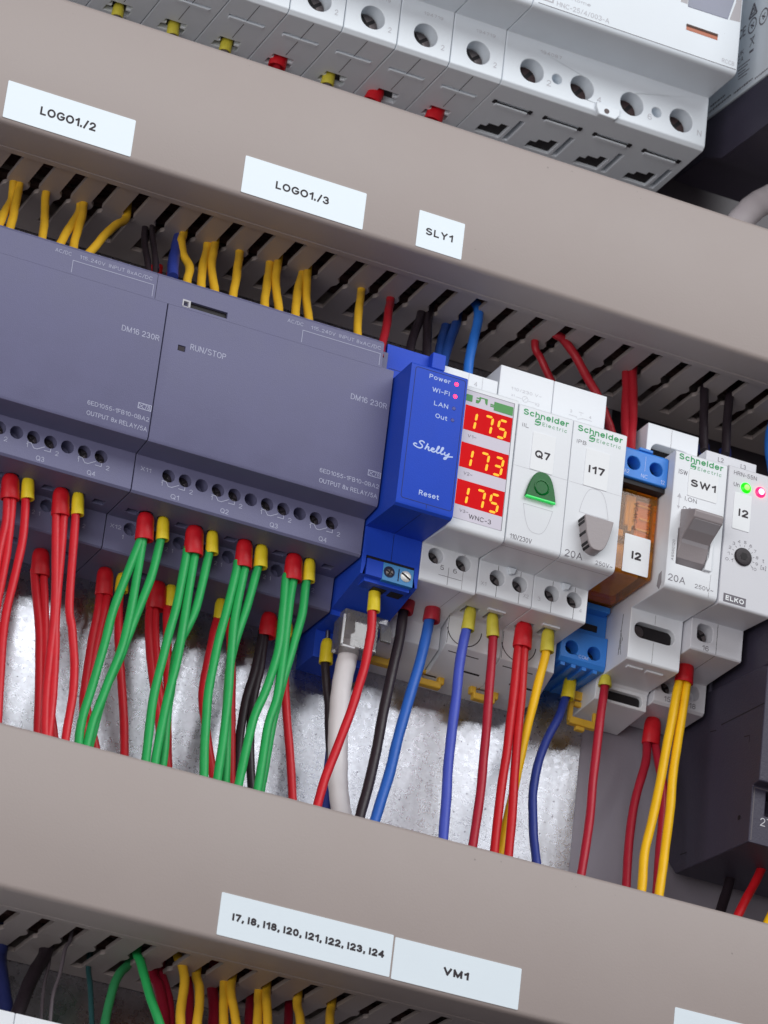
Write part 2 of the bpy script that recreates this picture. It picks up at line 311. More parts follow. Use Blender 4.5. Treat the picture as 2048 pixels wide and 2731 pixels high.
# lettering: a plain grotesque drawn as strokes (units of cap height), printed as flat ribbons
def arc(cx, cy, rx, ry, a0, a1, n=8):
    return [(cx + rx * math.cos(math.radians(a0 + (a1 - a0) * k / n)), cy + ry * math.sin(math.radians(a0 + (a1 - a0) * k / n))) for k in range(n + 1)]
O_ = arc(.36, .5, .36, .5, 90, 450, 20); o_ = arc(.27, .36, .27, .36, 90, 450, 16)
S_ = arc(.3, .745, .28, .255, 35, 200, 7) + [(.12, .585), (.45, .46)] + arc(.3, .27, .3, .27, 35, -150, 8)
s_ = arc(.22, .54, .2, .18, 40, 200, 5) + [(.1, .42), (.32, .33)] + arc(.22, .19, .22, .19, 40, -150, 6)
GL = {
 'A': (.68, [[(0, 0), (.34, 1), (.68, 0)], [(.12, .33), (.56, .33)]]),
 'B': (.56, [[(0, .5), (.3, .5)] + arc(.3, .25, .26, .25, 90, -90, 8) + [(0, 0), (0, 1), (.28, 1)] + arc(.28, .76, .22, .24, 90, -80, 7)]),
 'C': (.66, [arc(.36, .5, .36, .5, 42, 318, 16)]), 'D': (.62, [[(0, 0), (0, 1), (.24, 1)] + arc(.24, .5, .38, .5, 90, -90, 12) + [(0, 0)]]),
 'E': (.5, [[(.5, 1), (0, 1), (0, 0), (.5, 0)], [(0, .52), (.44, .52)]]), 'F': (.48, [[(.48, 1), (0, 1), (0, 0)], [(0, .5), (.42, .5)]]),
 'G': (.7, [arc(.37, .5, .37, .5, 45, 350, 16) + [(.73, .46), (.42, .46)]]), 'H': (.6, [[(0, 0), (0, 1)], [(.6, 0), (.6, 1)], [(0, .52), (.6, .52)]]), 'I': (.02, [[(0, 0), (0, 1)]]),
 'K': (.58, [[(0, 0), (0, 1)], [(.56, 1), (.02, .4)], [(.2, .6), (.58, 0)]]), 'L': (.46, [[(0, 1), (0, 0), (.46, 0)]]),
 'M': (.72, [[(0, 0), (0, 1), (.36, .02), (.72, 1), (.72, 0)]]), 'N': (.6, [[(0, 0), (0, 1), (.6, 0), (.6, 1)]]), 'O': (.72, [O_]),
 'P': (.54, [[(0, 0), (0, 1), (.28, 1)] + arc(.28, .74, .26, .26, 90, -90, 8) + [(0, .48)]]), 'Q': (.72, [O_, [(.44, .24), (.74, -.06)]]),
 'R': (.58, [[(0, 0), (0, 1), (.28, 1)] + arc(.28, .75, .26, .25, 90, -90, 8) + [(0, .5)], [(.28, .5), (.58, 0)]]), 'S': (.6, [S_]), 'T': (.58, [[(0, 1), (.58, 1)], [(.29, 1), (.29, 0)]]),
 'U': (.58, [[(0, 1), (0, .3)] + arc(.29, .29, .29, .29, 180, 360, 10) + [(.58, 1)]]), 'V': (.64, [[(0, 1), (.32, 0), (.64, 1)]]), 'W': (.94, [[(0, 1), (.24, 0), (.47, .98), (.7, 0), (.94, 1)]]),
 'X': (.6, [[(0, 0), (.6, 1)], [(0, 1), (.6, 0)]]), 'Y': (.6, [[(0, 1), (.3, .48), (.6, 1)], [(.3, .48), (.3, 0)]]),
 '0': (.52, [arc(.26, .5, .26, .5, 90, 450, 18)]), '1': (.28, [[(0, .74), (.1, .8), (.28, 1), (.28, 0)]]),
 '2': (.52, [arc(.26, .72, .25, .28, 170, -30, 8) + [(.0, .0), (.53, 0)]]), '3': (.52, [arc(.24, .75, .23, .25, 160, -80, 8), arc(.25, .27, .27, .27, 85, -155, 9)]),
 '4': (.56, [[(.42, 0), (.42, 1), (0, .3), (.56, .3)]]), '5': (.52, [[(.48, 1), (.1, 1), (.04, .5)] + arc(.25, .31, .27, .31, 130, -150, 9)]),
 '6': (.52, [[(.46, .86)] + arc(.27, .62, .26, .38, 75, 180, 5) + arc(.265, .3, .255, .3, 180, 540, 14)]), '7': (.5, [[(0, 1), (.5, 1), (.2, 0)]]),
 '8': (.52, [arc(.26, .76, .22, .24, -90, 270, 14), arc(.26, .265, .26, .265, 90, 450, 14)]), '9': (.52, [[(.06, .14)] + arc(.25, .38, .26, .38, -105, 0, 5) + arc(.255, .7, .255, .3, 0, 360, 14)]),
 'a': (.5, [arc(.25, .5, .23, .23, 160, 20, 5) + [(.48, .45), (.48, 0)], [(.48, .4)] + arc(.2, .19, .2, .19, 80, 330, 9)]), 'c': (.5, [arc(.27, .36, .27, .36, 45, 315, 12)]),
 'd': (.54, [o_, [(.54, 1), (.54, 0)]]), 'e': (.54, [[(.02, .36), (.54, .38)] + arc(.27, .36, .27, .36, 5, 315, 13)]), 'h': (.48, [[(0, 0), (0, 1)], [(0, .4)] + arc(.24, .46, .24, .25, 160, 0, 6) + [(.48, 0)]]),
 'i': (.02, [[(0, 0), (0, .7)], [(0, .88), (0, 1.0)]]), 'k': (.46, [[(0, 0), (0, 1)], [(.42, .7), (.02, .28)], [(.16, .42), (.46, 0)]]), 'l': (.02, [[(0, 0), (0, 1)]]),
 'm': (.8, [[(0, 0), (0, .72)], [(0, .4)] + arc(.2, .47, .2, .24, 160, 0, 6) + [(.4, 0)], [(.4, .4)] + arc(.6, .47, .2, .24, 160, 0, 6) + [(.8, 0)]]),
 'n': (.48, [[(0, 0), (0, .72)], [(0, .4)] + arc(.24, .46, .24, .25, 160, 0, 6) + [(.48, 0)]]), 'o': (.54, [o_]), 'r': (.28, [[(0, 0), (0, .72)], [(0, .42)] + arc(.24, .42, .24, .29, 170, 80, 4)]),
 's': (.44, [s_]), 't': (.3, [[(.12, .95), (.12, .16), (.18, .02), (.32, .02)], [(0, .7), (.3, .7)]]), 'u': (.48, [[(0, .72), (0, .24)] + arc(.24, .25, .24, .25, 190, 350, 7) + [(.48, .72)], [(.48, .72), (.48, 0)]]),
 'w': (.72, [[(0, .72), (.18, 0), (.36, .7), (.54, 0), (.72, .72)]]), 'x': (.46, [[(0, 0), (.46, .72)], [(0, .72), (.46, 0)]]),
 '.': (.02, [[(0, -.02), (0, .1)]]), ',': (.06, [[(.05, .1), (.05, 0), (0, -.16)]]), '/': (.34, [[(0, -.05), (.34, 1.05)]]), '-': (.32, [[(0, .4), (.32, .4)]]), '~': (.5, [[(0, .36), (.12, .5), (.25, .44), (.38, .36), (.5, .5)]]),
 '[': (.2, [[(.2, 1.1), (0, 1.1), (0, -.15), (.2, -.15)]]), ']': (.2, [[(0, 1.1), (.2, 1.1), (.2, -.15), (0, -.15)]])}
def text(s, x0, x1, zb, cap, y, bold=0.0, shear=0.0, space=1.0, basis=None):
    th = 0.115 + bold; gap = (0.17 + th * 0.75) * (1 + (space - 1) * 1.6)
    cur = 0.0; strokes = []
    for ch in s:
        if ch == ' ': cur += 0.36; continue
        w, st = GL[ch]
        strokes += [[(cur + a, b) for a, b in p] for p in st]
        cur += w + gap
    tot = cur - gap
    t_ = th * cap
    kx = ((x1 - x0 - t_) / tot) if x1 is not None else cap
    V, F = [], []
    cut = []
    for p in strokes:                           # break sharp corners into separate strokes that overlap
        cur_ = [p[0]]
        for i in range(1, len(p)):
            cur_.append(p[i])
            if i < len(p) - 1:
                ax_, ay_ = p[i][0] - p[i - 1][0], p[i][1] - p[i - 1][1]; bx_, by_ = p[i + 1][0] - p[i][0], p[i + 1][1] - p[i][1]
                if ax_ * bx_ + ay_ * by_ < 0.25 * math.hypot(ax_, ay_) * math.hypot(bx_, by_): cut.append(cur_); cur_ = [p[i]]
        cut.append(cur_)
    for i, p in enumerate(cut):
        q = [(x0 + t_ / 2 + a * kx, zb + t_ / 2 + b * (cap - t_)) for a, b in p]
        if math.hypot(q[0][0] - q[-1][0], q[0][1] - q[-1][1]) > 1e-6:      # square the ends out
            for e, f_ in ((0, 1), (-1, -2)):
                dx, dz = q[e][0] - q[f_][0], q[e][1] - q[f_][1]; l = math.hypot(dx, dz) or 1; s_k = t_ * 0.42
                q[e] = (q[e][0] + dx / l * s_k, q[e][1] + dz / l * s_k)
        v, f = ribbon(q, t_, y - 0.0012 * (i % 9))
        n = len(V); V += v; F += [tuple(k + n for k in c) for c in f]
    if basis:
        o, r, u = (Vector(q) for q in basis); nn = r.cross(u)
        return [tuple(o + r * v[0] + u * v[2] + nn * (y - v[1])) for v in V], F
    return V, F
PR = 0.05          # print stands this far off its surface

# wires traced as space curves: colour, radius, ferrule (colour, twin, top, bottom), paths, label, group
WIRES = [
('red',1.25,('red',1,(-32.2, 28.0, -32.9),(-31.4, 28.0, -39.7)),[[(-32.1,28,-39.8),(-32,26.5,-48.8),(-32.8,25,-60.3),(-33.1,23.5,-83.6),(-31.8,22,-108)],[(-30.5,28,-39.3),(-30.4,26.5,-50.5),(-30.8,25,-62.6),(-31.2,23.5,-83),(-29.5,22,-109.5)]],'two red wires in a red twin ferrule, farthest left','wires of the grey modules, front row'),
('red',1.25,('yellow',0,(-27.0, 28.0, -32.1),(-26.3, 28.0, -38.2)),[[(-26.7,28,-38.2),(-26.4,26.5,-49.3),(-27.1,25,-61.6),(-28.3,23.5,-79.4),(-26.6,22,-106.7)]],'leftmost single red wire with pale yellow ferrule, leaving at the left picture edge','wires of the grey modules, front row'),
('red',1.25,('red',1,(-16.8, 28.0, -32.8),(-16.0, 28.0, -40.3)),[[(-17,28,-40.5),(-14,26.5,-68.6),(-13.6,25,-84.2),(-13,23.5,-98.2),(-12.3,22,-108.7)],[(-15,28,-39.9),(-13.4,26.5,-68.4),(-11.9,25,-83.8),(-11.4,23.5,-97.8),(-11.3,22,-108.7)]],'two red wires in the red twin ferrule beside the joint of the grey modules','wires of the grey modules, front row'),
('red',1.25,('yellow',0,(-11.7, 28.0, -32.3),(-11.0, 28.0, -38.7)),[[(-11.6,28,-38.7),(-9.6,26.8,-65.8),(-8,25.6,-74.8),(-6.3,24.4,-85.8),(-5.7,23.2,-95.7),(-6.3,22,-108.3)]],'single red wire with pale yellow ferrule, swinging right next to the green wires','wires of the grey modules, front row'),
('green',1.3,('red',1,(9.3, 28.0, -33.0),(9.8, 28.0, -40.6)),[[(8.8,28,-40.7),(4,26.8,-62),(1.8,25.6,-76.3),(-0.5,24.4,-91.2),(-2,23.2,-101.5),(-2.4,22,-107.7)],[(9.3,28,-40.5),(8.6,26.8,-62.1),(7.4,25.6,-74.8),(3.9,24.4,-88.6),(1.3,23.2,-99.9),(0.3,22,-107.7)]],'two green wires in the leftmost red twin ferrule','wires of the grey modules, front row'),
('green',1.3,('yellow',0,(14.8, 28.5, -32.3),(15.4, 28.5, -38.8)),[[(14.8,28.5,-38.8),(13.3,27.6,-52.1),(9.8,26.7,-67.1),(7,25.8,-78.3),(3.7,24.9,-90.9),(1.6,24,-106.9)]],'single green wire with yellow ferrule, first from the left','wires of the grey modules, front row'),
('green',1.3,('red',1,(24.5, 28.0, -32.8),(25.1, 28.0, -40.9)),[[(23,28,-41.4),(21.7,26.5,-58.6),(19.9,25,-72.2),(17.7,23.5,-90),(17.6,22,-107.6)],[(25.8,28,-40.6),(24.6,26.5,-59.2),(23.7,25,-74),(21.9,23.5,-90.6),(20.5,22,-107.7)]],'two green wires in the second red twin ferrule from the left','wires of the grey modules, front row'),
('green',1.3,('yellow',0,(30.2, 28.5, -32.4),(30.8, 28.5, -38.7)),[[(30.1,28.5,-38.8),(28,27.8,-56.6),(24.1,27.1,-70.4),(23.7,26.4,-80.5),(23.2,25.7,-91.2),(23.7,25,-106.2)]],'single green wire with yellow ferrule, second from the left','wires of the grey modules, front row'),
('green',1.3,('red',1,(40.2, 28.0, -32.7),(40.7, 28.0, -40.5)),[[(38.7,28,-41),(37.2,26.8,-54.5),(35.4,25.6,-67.8),(34,24.4,-81.9),(34.3,23.2,-94.3),(35.4,22,-108.1)],[(41.2,28,-40.2),(39.9,26.8,-53.4),(39.8,25.6,-66.6),(39.9,24.4,-80.3),(39.9,23.2,-92.8),(39.6,22,-107.6)]],'two green wires in the third red twin ferrule from the left','wires of the grey modules, front row'),
('green',1.3,('yellow',0,(45.7, 28.5, -32.4),(46.1, 28.5, -38.8)),[[(45.4,28.5,-38.9),(43.1,27.8,-52.9),(41.1,27.1,-64.3),(40.3,26.4,-76),(41.2,25.7,-89.9),(43,25,-106.5)]],'single green wire with yellow ferrule, third from the left','wires of the grey modules, front row'),
('green',1.3,('red',1,(55.9, 28.0, -32.7),(56.3, 28.0, -40.2)),[[(54.4,28,-40.5),(54.2,26.8,-51.6),(53.6,25.6,-64.9),(51,24.4,-78.3),(48,23.2,-88.9),(45.8,22,-107.4)],[(56.7,28,-39.9),(55.7,26.8,-50.5),(55.5,25.6,-65.1),(55,24.4,-78),(52.7,23.2,-89.4),(51.7,22,-106.9)]],'two green wires in the rightmost red twin ferrule, next to the blue device','wires of the grey modules, front row'),
('green',1.3,('yellow',0,(61.0, 28.5, -32.5),(61.4, 28.5, -38.9)),[[(60.9,28.5,-38.9),(60.4,27.6,-49.6),(58.3,26.7,-61.5),(56.2,25.8,-75.4),(54.5,24.9,-90.1),(53.3,24,-106.6)]],'single green wire with yellow ferrule, rightmost of the green wires','wires of the grey modules, front row'),
('red',1.25,('red',1,(-14.0, 48.0, -43.7),(-13.2, 48.0, -51.2)),[[(-14.8,48,-51.4),(-12.3,44.7,-66.7),(-11.3,41.3,-81.5),(-9.8,38,-101.2)],[(-12,48,-50.7),(-10.5,44.7,-66.2),(-9.4,41.3,-81),(-4.8,38,-101.6)]],'two red wires in a dim red ferrule behind the bright red ones','wires of the grey modules, back row'),
('red',1.25,('red',1,(6.0, 48.0, -44.0),(6.6, 48.0, -51.8)),[[(5.5,48,-52),(4.9,45.5,-58),(3.4,43,-72.8),(2.9,40.5,-88.4),(4.6,38,-100.5)],[(7.4,48,-51.4),(6.6,45.5,-57.6),(4.9,43,-73.8),(3.7,40.5,-88.2),(7.5,38,-101.3)]],'two dark red wires in a red ferrule behind the first green wires','wires of the grey modules, back row'),
('red',1.25,('yellow',0,(11.4, 48.0, -44.2),(11.7, 48.0, -49.2)),[[(11.1,48,-49.3),(11.1,45,-58.3),(12.2,42,-71.4),(14,39,-85.9),(15.8,36,-102.1)]],'single red wire showing in the gap between the first and second green bundles','wires of the grey modules, back row'),
('red',1.25,('red',1,(22.4, 48.0, -43.8),(22.8, 48.0, -51.7)),[[(21.2,48,-52),(21.1,45.5,-60.7),(22.5,43,-72.5),(25.6,40.5,-85.8),(28.1,38,-101.2)],[(22.8,48,-51.5),(22.8,45.5,-60.2),(24.2,43,-72),(26.9,40.5,-85.5),(29.5,38,-100.9)]],'two red wires in a red ferrule half hidden by the second green bundle','wires of the grey modules, back row'),
('red',1.25,('yellow',0,(26.6, 48.0, -43.7),(27.2, 48.0, -49.9)),[[(26.5,48,-49.9),(25.9,45.8,-53.9),(27.3,43.5,-70.3),(28.5,41.2,-84.8),(30.2,39,-100.7)]],'single red wire with yellow ferrule behind the second green bundle','wires of the grey modules, back row'),
('red',1.25,('yellow',0,(42.5, 48.0, -43.6),(42.9, 48.0, -49.5)),[[(42.1,48,-49.6),(40.7,45.8,-54.4),(39.1,43.6,-67.1),(38.5,41.4,-76.8),(40.1,39.2,-87.6),(43,37,-101.1)]],'single red wire bowing left behind the third green bundle','wires of the grey modules, back row'),
('red',1.25,None,[[(46.6,48,-53.9),(48.1,45.5,-67.6),(48.4,43,-78.9),(48.7,40.5,-90.2),(49.3,38,-100.9)]],'single red wire peeking out to the right of the third green bundle','wires of the grey modules, back row'),
('black',1.3,('red',1,(58.0, 48.0, -43.8),(57.9, 48.0, -50.7)),[[(56.2,48,-51),(55.1,46,-61.9),(52.6,44,-74),(51.4,42,-85.5),(51.5,40,-99.4)],[(57.4,48,-50.7),(56.5,46,-61.5),(54.7,44,-73.4),(54.9,42,-86.4),(56.4,40,-100.2)]],'two black wires in a red ferrule left of the last green bundle','wires of the grey modules, back row'),
('red',1.25,('yellow',0,(63.7, 48.0, -44.8),(64.1, 48.0, -49.5)),[[(64.1,48,-49.2),(63.9,45,-59.9),(63.9,42,-69.8),(65.8,39,-86.2),(67.7,36,-102.2)]],'single red wire alone to the right of the last green bundle','wires of the grey modules, back row'),
('red',1.35,('yellow',0,(80.5, 24.0, -37.2),(80.9, 24.0, -44.6)),[[(80.4,24,-44.7),(80.5,23.3,-53.3),(79.7,22.7,-63.5),(77.3,22,-75.5),(73.6,21.3,-89.9),(71,20.7,-100.9),(69.5,20,-109.1)]],'bright red wire with yellow ferrule in front of the white cable','wires below the middle devices'),
('black',1.3,('yellow',0,(75.8, 45.0, -48.3),(76.2, 45.0, -55.2)),[[(76.2,45,-55.1),(76.8,44.8,-60.2),(78.4,44.6,-67.8),(79.7,44.4,-75.4),(81.1,44.2,-84.4),(82.7,44,-98.1)]],'thin black wire with yellow ferrule left of the white cable','wires below the middle devices'),
('blue',1.3,None,[[(81.4,46,-83.8),(81.2,45,-91.6),(81.3,44,-98.8)]],'dark blue wire end between the red wire and the white cable','wires below the middle devices'),
('black',1.55,('redf',0,(95.4, 34.0, -32.9),(94.6, 34.0, -37.4)),[[(94.2,34,-37.5),(93,32.4,-49.8),(91.2,30.8,-63.6),(89.3,29.2,-79.5),(87.3,27.6,-93.5),(85.3,26,-106)]],'black wire with dull red ferrule under the triple display device','wires below the middle devices'),
('blueM',1.6,('redf',0,(103.5, 34.0, -32.8),(103.4, 34.0, -38.0)),[[(102.9,34,-37.9),(101.5,32.4,-46.7),(98.5,30.8,-60.9),(95.7,29.2,-76),(93.3,27.6,-90.8),(89.7,26,-105.9)]],'medium blue wire with dull red ferrule right of the black wire','wires below the middle devices'),
('blueV',1.5,('yellowg',0,(113.5, 29.0, -33.0),(113.2, 29.0, -39.9)),[[(113,29,-39.7),(111.4,27.8,-49.7),(110.7,26.6,-63.5),(110.3,25.4,-78.9),(110.1,24.2,-92.3),(110,23,-107.3)]],'violet blue wire with olive yellow ferrule under the green lamp device','wires below the middle devices'),
('redD',1.35,('yellowg',0,(120.7, 29.0, -33.0),(121.5, 29.0, -39.7)),[[(121.5,29,-39.5),(121.3,27.5,-52.8),(121.4,26,-72.1),(120.8,24.5,-87.6),(119.5,23,-106.7)]],'dark red wire with olive yellow ferrule under the green lamp device','wires below the middle devices'),
('redB',1.35,('red',1,(131.2, 29.0, -33.2),(131.2, 29.0, -40.5)),[[(130.2,29,-40.6),(129.4,27.5,-54.7),(128.4,26,-73.6),(127.4,24.5,-88.3),(126.5,23,-107.3)],[(131.8,29,-40.2),(131.9,27.5,-56.1),(131.6,26,-74.8),(131.2,24.5,-89.3),(131,23,-107.3)]],'two red wires in a red twin ferrule under the push button device','wires below the middle devices'),
('yellow',1.35,('yellowg',0,(139.2, 29.0, -33.1),(139.4, 29.0, -39.7)),[[(139.1,29,-39.7),(137.7,29.2,-49.9),(136.2,29.4,-62.4),(134.4,29.6,-76.2),(133,29.8,-89.2),(131.6,30,-104.5)]],'yellow wire with olive ferrule passing behind the two red wires','wires below the middle devices'),
('blueD',1.35,('yellow',0,(156.2, 47.0, -37.7),(155.8, 47.0, -44.4)),[[(155.3,47,-44.4),(152.2,44.2,-52.2),(147.2,41.3,-63),(144.2,38.5,-73.7),(142.7,35.7,-85),(142.6,32.8,-95.8),(143.3,30,-105)]],'dark blue S-shaped wire with yellow ferrule under the blue relay socket','wires below the middle devices'),
('redD',1.35,('yellowg',0,(163.1, 37.0, -38.9),(163.1, 37.0, -41.7)),[[(163,37,-41.5),(161.3,34.2,-56.3),(159.6,31.5,-75.8),(158.1,28.8,-91.1),(156.1,26,-106.5)]],'lone red wire with short yellow ferrule under the toggle switch device','wires below the middle devices'),
('yellow',1.4,('red',1,(185.6, 29.0, -31.3),(185.3, 29.0, -37.3)),[[(183.9,29,-37.6),(181.9,27.6,-49),(179.6,26.2,-63.8),(177,24.8,-83.7),(174.6,23.4,-96.5),(173.8,22,-108.4)],[(186.4,29,-36.9),(184.6,27.6,-51.1),(183.2,26.2,-65.5),(182.3,24.8,-79.7),(180.8,23.4,-96.5),(179.7,22,-108.5)]],'two yellow wires in a red ferrule under the timer relay','wires below the middle devices'),
('redD',1.35,('red',1,(186.5, 50.0, -42.3),(186.3, 50.0, -50.4)),[[(185.2,50,-50.5),(183.4,46.5,-58.1),(179.8,43,-69.4),(177.1,39.5,-84.7),(175.5,36,-102.5)],[(187.9,50,-49.8),(188.1,46.5,-58),(188.8,43,-69.9),(187.4,39.5,-87.5),(185.7,36,-102.3)]],'two dark red wires in a red twin ferrule behind the yellow pair','wires below the middle devices'),
('redB',1.4,None,[[(220.8,30,-76.5),(216.2,28.5,-88.3),(212.1,27,-97.8),(208,25.5,-106.4),(205.3,24,-111.5)]],'red wire slanting across the lower right corner below the dark contactor','wires below the middle devices'),
('yellow',1.4,None,[[(220.4,26,-100.3),(217.2,24,-106.5),(214.5,22,-111.9)]],'yellow wire end at the right picture edge above the lower duct','wires below the middle devices'),
('blackD',1.6,None,[[(216.2,48,-76.8),(214.8,45.3,-84.5),(212.4,42.7,-93.9),(209.2,40,-101.4)]],'black wire in the shadow under the dark contactor','wires below the middle devices'),
('yellowO',1.3,None,[[(-44.1,33,56),(-46.4,27.7,49.4),(-48.7,22.3,43.2),(-51.2,17,36.2)]],'yellow wire leaning left at the left picture edge above the grey module','wires above the middle row'),
('yellowO',1.3,None,[[(-42.6,33,60.3),(-43.5,29,54.4),(-44.7,25,48.4),(-46.2,21,42.3),(-47.5,17,37)]],'second yellow wire from the left picture edge above the grey module','wires above the middle row'),
('yellowO',1.25,None,[[(-33.8,33,58.7),(-34.8,27.7,50.6),(-36,22.3,43.2),(-37.3,17,37)]],'short straight yellow wire, third from the left picture edge','wires above the middle row'),
('yellowO',1.3,None,[[(-22.9,34,59.7),(-25.7,28.3,52),(-29.1,22.7,44.5),(-32.2,17,37.2)]],'leaning yellow wire of the crossing pair above the left grey module','wires above the middle row'),
('yellowO',1.3,None,[[(-22.2,33,61),(-23.4,29,54.9),(-24.9,25,48.1),(-26.6,21,41.2),(-27.9,17,36.7)]],'upright yellow wire of the crossing pair above the left grey module','wires above the middle row'),
('yellowO',1.3,None,[[(-8.8,33,61.2),(-12.4,29,55.9),(-16.6,25,49.3),(-20.8,21,41.6),(-23.7,17,36.2)]],'yellow wire slanting strongly down left above the left grey module','wires above the middle row'),
('blackD',0.8,None,[[(0,34,61.8),(-0.8,29,56.2),(-1.2,24,48.5),(-1.9,19,40.4)]],'thin black wire above the joint of the two grey modules','wires above the middle row'),
('blackD',1.0,None,[[(-1.5,36,61.5),(-2.4,30.3,53.3),(-2.9,24.7,45.6),(-3.8,19,38.7)]],'dim black wire left of the thin black wire above the module joint','wires above the middle row'),
('blueD',1.7,('red',0,(9.5, 36.0, 47.6),(9.1, 36.0, 50.0)),[[(9.8,36,63.6),(7.2,30.3,55.6),(5.2,24.7,47.8),(3.9,19,39.2)]],'dark blue wire in a red ferrule above the joint of the grey modules','wires above the middle row'),
('blackD',0.9,('red',0,(4.1, 35.5, 47.8),(3.6, 35.5, 50.1)),[[(0.8,35.5,60.5),(0.7,30.3,52.3),(-0,25.2,46),(-1,20,40.4)]],'black wire ending in the left one of two red ferrules above the module joint','wires above the middle row'),
('yellowO',1.3,None,[[(9.5,33,62),(8.5,29.8,57.6),(8.6,26.6,51.6),(9.8,23.4,46.7),(9,20.2,41.7),(7.9,17,36.9)]],'S-curved yellow wire right of the two red ferrules','wires above the middle row'),
('yellowO',1.3,None,[[(17.9,34,59.8),(15.8,28.3,52.8),(13.9,22.7,45.1),(12.2,17,37.5)]],'left wire of the first upright yellow pair above the right grey module','wires above the middle row'),
('yellowO',1.3,None,[[(19.8,33,61.9),(18.4,29,56.2),(17.5,25,48.8),(17.2,21,42.4),(16.7,17,37.1)]],'right wire of the first upright yellow pair above the right grey module','wires above the middle row'),
('yellowO',1.3,None,[[(28.1,33,61.1),(26.1,27.7,54.3),(24.4,22.3,45.3),(22.5,17,37.4)]],'lone yellow wire between the yellow pairs above the right grey module','wires above the middle row'),
('yellowO',1.3,None,[[(38.4,34,61),(36.2,28.3,53.6),(34.4,22.7,45.2),(32.6,17,37.6)]],'left wire of the second yellow pair above the right grey module','wires above the middle row'),
('yellowO',1.3,None,[[(40.4,33,63.2),(38.9,29,57.5),(38.1,25,50.1),(37.9,21,42.5),(37.3,17,36.5)]],'right wire of the second yellow pair above the right grey module','wires above the middle row'),
('yellowO',1.3,None,[[(48.9,34,61.3),(46.5,28.3,54.2),(44.2,22.7,45.3),(42.3,17,37.3)]],'left wire of the third yellow pair above the right grey module','wires above the middle row'),
('yellowO',1.3,None,[[(50,33,62.8),(48.9,29,56.8),(48.2,25,48.7),(47.8,21,41.5),(46.8,17,36.4)]],'right wire of the third yellow pair above the right grey module','wires above the middle row'),
('yellowO',1.25,None,[[(68,33,60.9),(66.1,27.7,54.9),(64.3,22.3,45.8),(62.6,17,37.3)]],'last yellow wire above the grey modules, next to a red one','wires above the middle row'),
('redU',1.3,None,[[(78,33,60.6),(75.7,28,54.6),(73.6,23,45.2),(71.2,18,37)]],'short red wire left of the blue device top','wires above the middle row'),
('blackD',1.4,None,[[(89.5,36,62),(87,31.3,54.5),(84,26.7,46.2),(81.6,22,38.5)]],'dark wire leaning left above the blue device','wires above the middle row'),
('blackD',1.4,None,[[(92.2,36,62.9),(90.3,31.3,55.6),(88.7,26.7,47.7),(87.4,22,38.4)]],'dark upright wire above the blue device','wires above the middle row'),
('blueU',1.5,None,[[(102,37,64),(99.2,32.7,56.6),(96.4,28.3,48.5),(93.9,24,40.5)]],'dim blue wire behind the bright blue one','wires above the middle row'),
('blueU',1.5,None,[[(99.3,39,61.7),(96.3,33,53.5),(93.2,27,44.2)]],'dark blue wire nearest the blue device top','wires above the middle row'),
('blueL',1.5,None,[[(103.5,28,67.2),(104,26,63),(103.1,24,54.9),(101.5,22,45.8),(100.4,20,37)]],'bright blue wire above the triple display device','wires above the middle row'),
('redU',1.2,None,[[(126.7,32,59.6),(128.6,32.3,57.3),(131.4,32.7,53.7),(133.9,33,50.6)]],'short red wire above the green lamp device','wires above the middle row'),
('redU',1.4,None,[[(129.8,26,63.6),(133.3,26.7,62.4),(138.1,27.3,58.6),(143,28,53.3),(146.7,28.7,49.2),(151.9,29.3,41.5),(154.7,30,37)]],'long red wire slanting down right behind the push button device','wires above the middle row'),
('redU',1.4,None,[[(159,34,61.7),(158.4,31.3,52.8),(157.8,28.7,43.5),(157.2,26,36.2)]],'left red wire of the upright pair above the relay','wires above the middle row'),
('redU',1.4,None,[[(160.9,33,63.4),(160.2,30.3,54),(159.7,27.7,43.6),(158.7,25,36.3)]],'right red wire of the upright pair above the relay','wires above the middle row'),
('blackD',1.4,('blueF',0,(187.3, 32.0, 41.0),(186.5, 32.0, 44.1)),[[(187.2,32,69.6),(184.3,30,62.8),(184,28,54.2),(183.5,26,45.1),(183.1,24,38.1)]],'left dark wire with blue ferrule above the timer relay','wires above the middle row'),
('blackD',1.4,('blueF',0,(194.8, 32.0, 40.8),(194.2, 32.0, 44.9)),[[(196.6,32,69.4),(193.2,30,62.4),(192.3,28,53.6),(191.4,26,45.5),(190.5,24,38.9)]],'right dark wire with blue ferrule above the timer relay','wires above the middle row'),
('blueL',2.0,None,[[(210.3,30,61.9),(207.9,28,53.9),(207.1,26,46.3),(208,24,38)]],'bright blue wire cut off by the right picture edge','wires above the middle row'),
('blueShaded',2.2,None,[[(-7.5,49,-164.4),(-7.7,44.7,-170.3),(-7.2,40.3,-178.3),(-6.4,36,-186.9)]],'dark blue wire in the lower left picture corner','wires below the lower duct'),  # blue darkened so the colour carries the shade this wire hangs in
('blackD',2.0,None,[[(3.5,43,-162.9),(0.3,38.7,-169.9),(-2.8,34.3,-178),(-5.9,30,-186)]],'thick black wire at the lower left above the white module','wires below the lower duct'),
('greyT',0.55,None,[[(6.5,31,-161.1),(5,29.8,-164.9),(4.1,28.5,-172.4),(2.7,27.2,-179.3),(2.8,26,-189.2)]],'thin dark grey wire right of the thick black wire','wires below the lower duct'),
('greyT',0.5,None,[[(5.7,45,-161.1),(4.7,41.3,-166.6),(3,37.7,-174.6),(2.8,34,-187.2)]],'thinnest grey wire beside the thick black wire','wires below the lower duct'),
('teal',0.8,None,[[(18.7,49,-161.7),(18.4,45.3,-167.1),(18.4,41.7,-173.9),(18.7,38,-182.6)]],'thin dark teal wire left of the green wires','wires below the lower duct'),
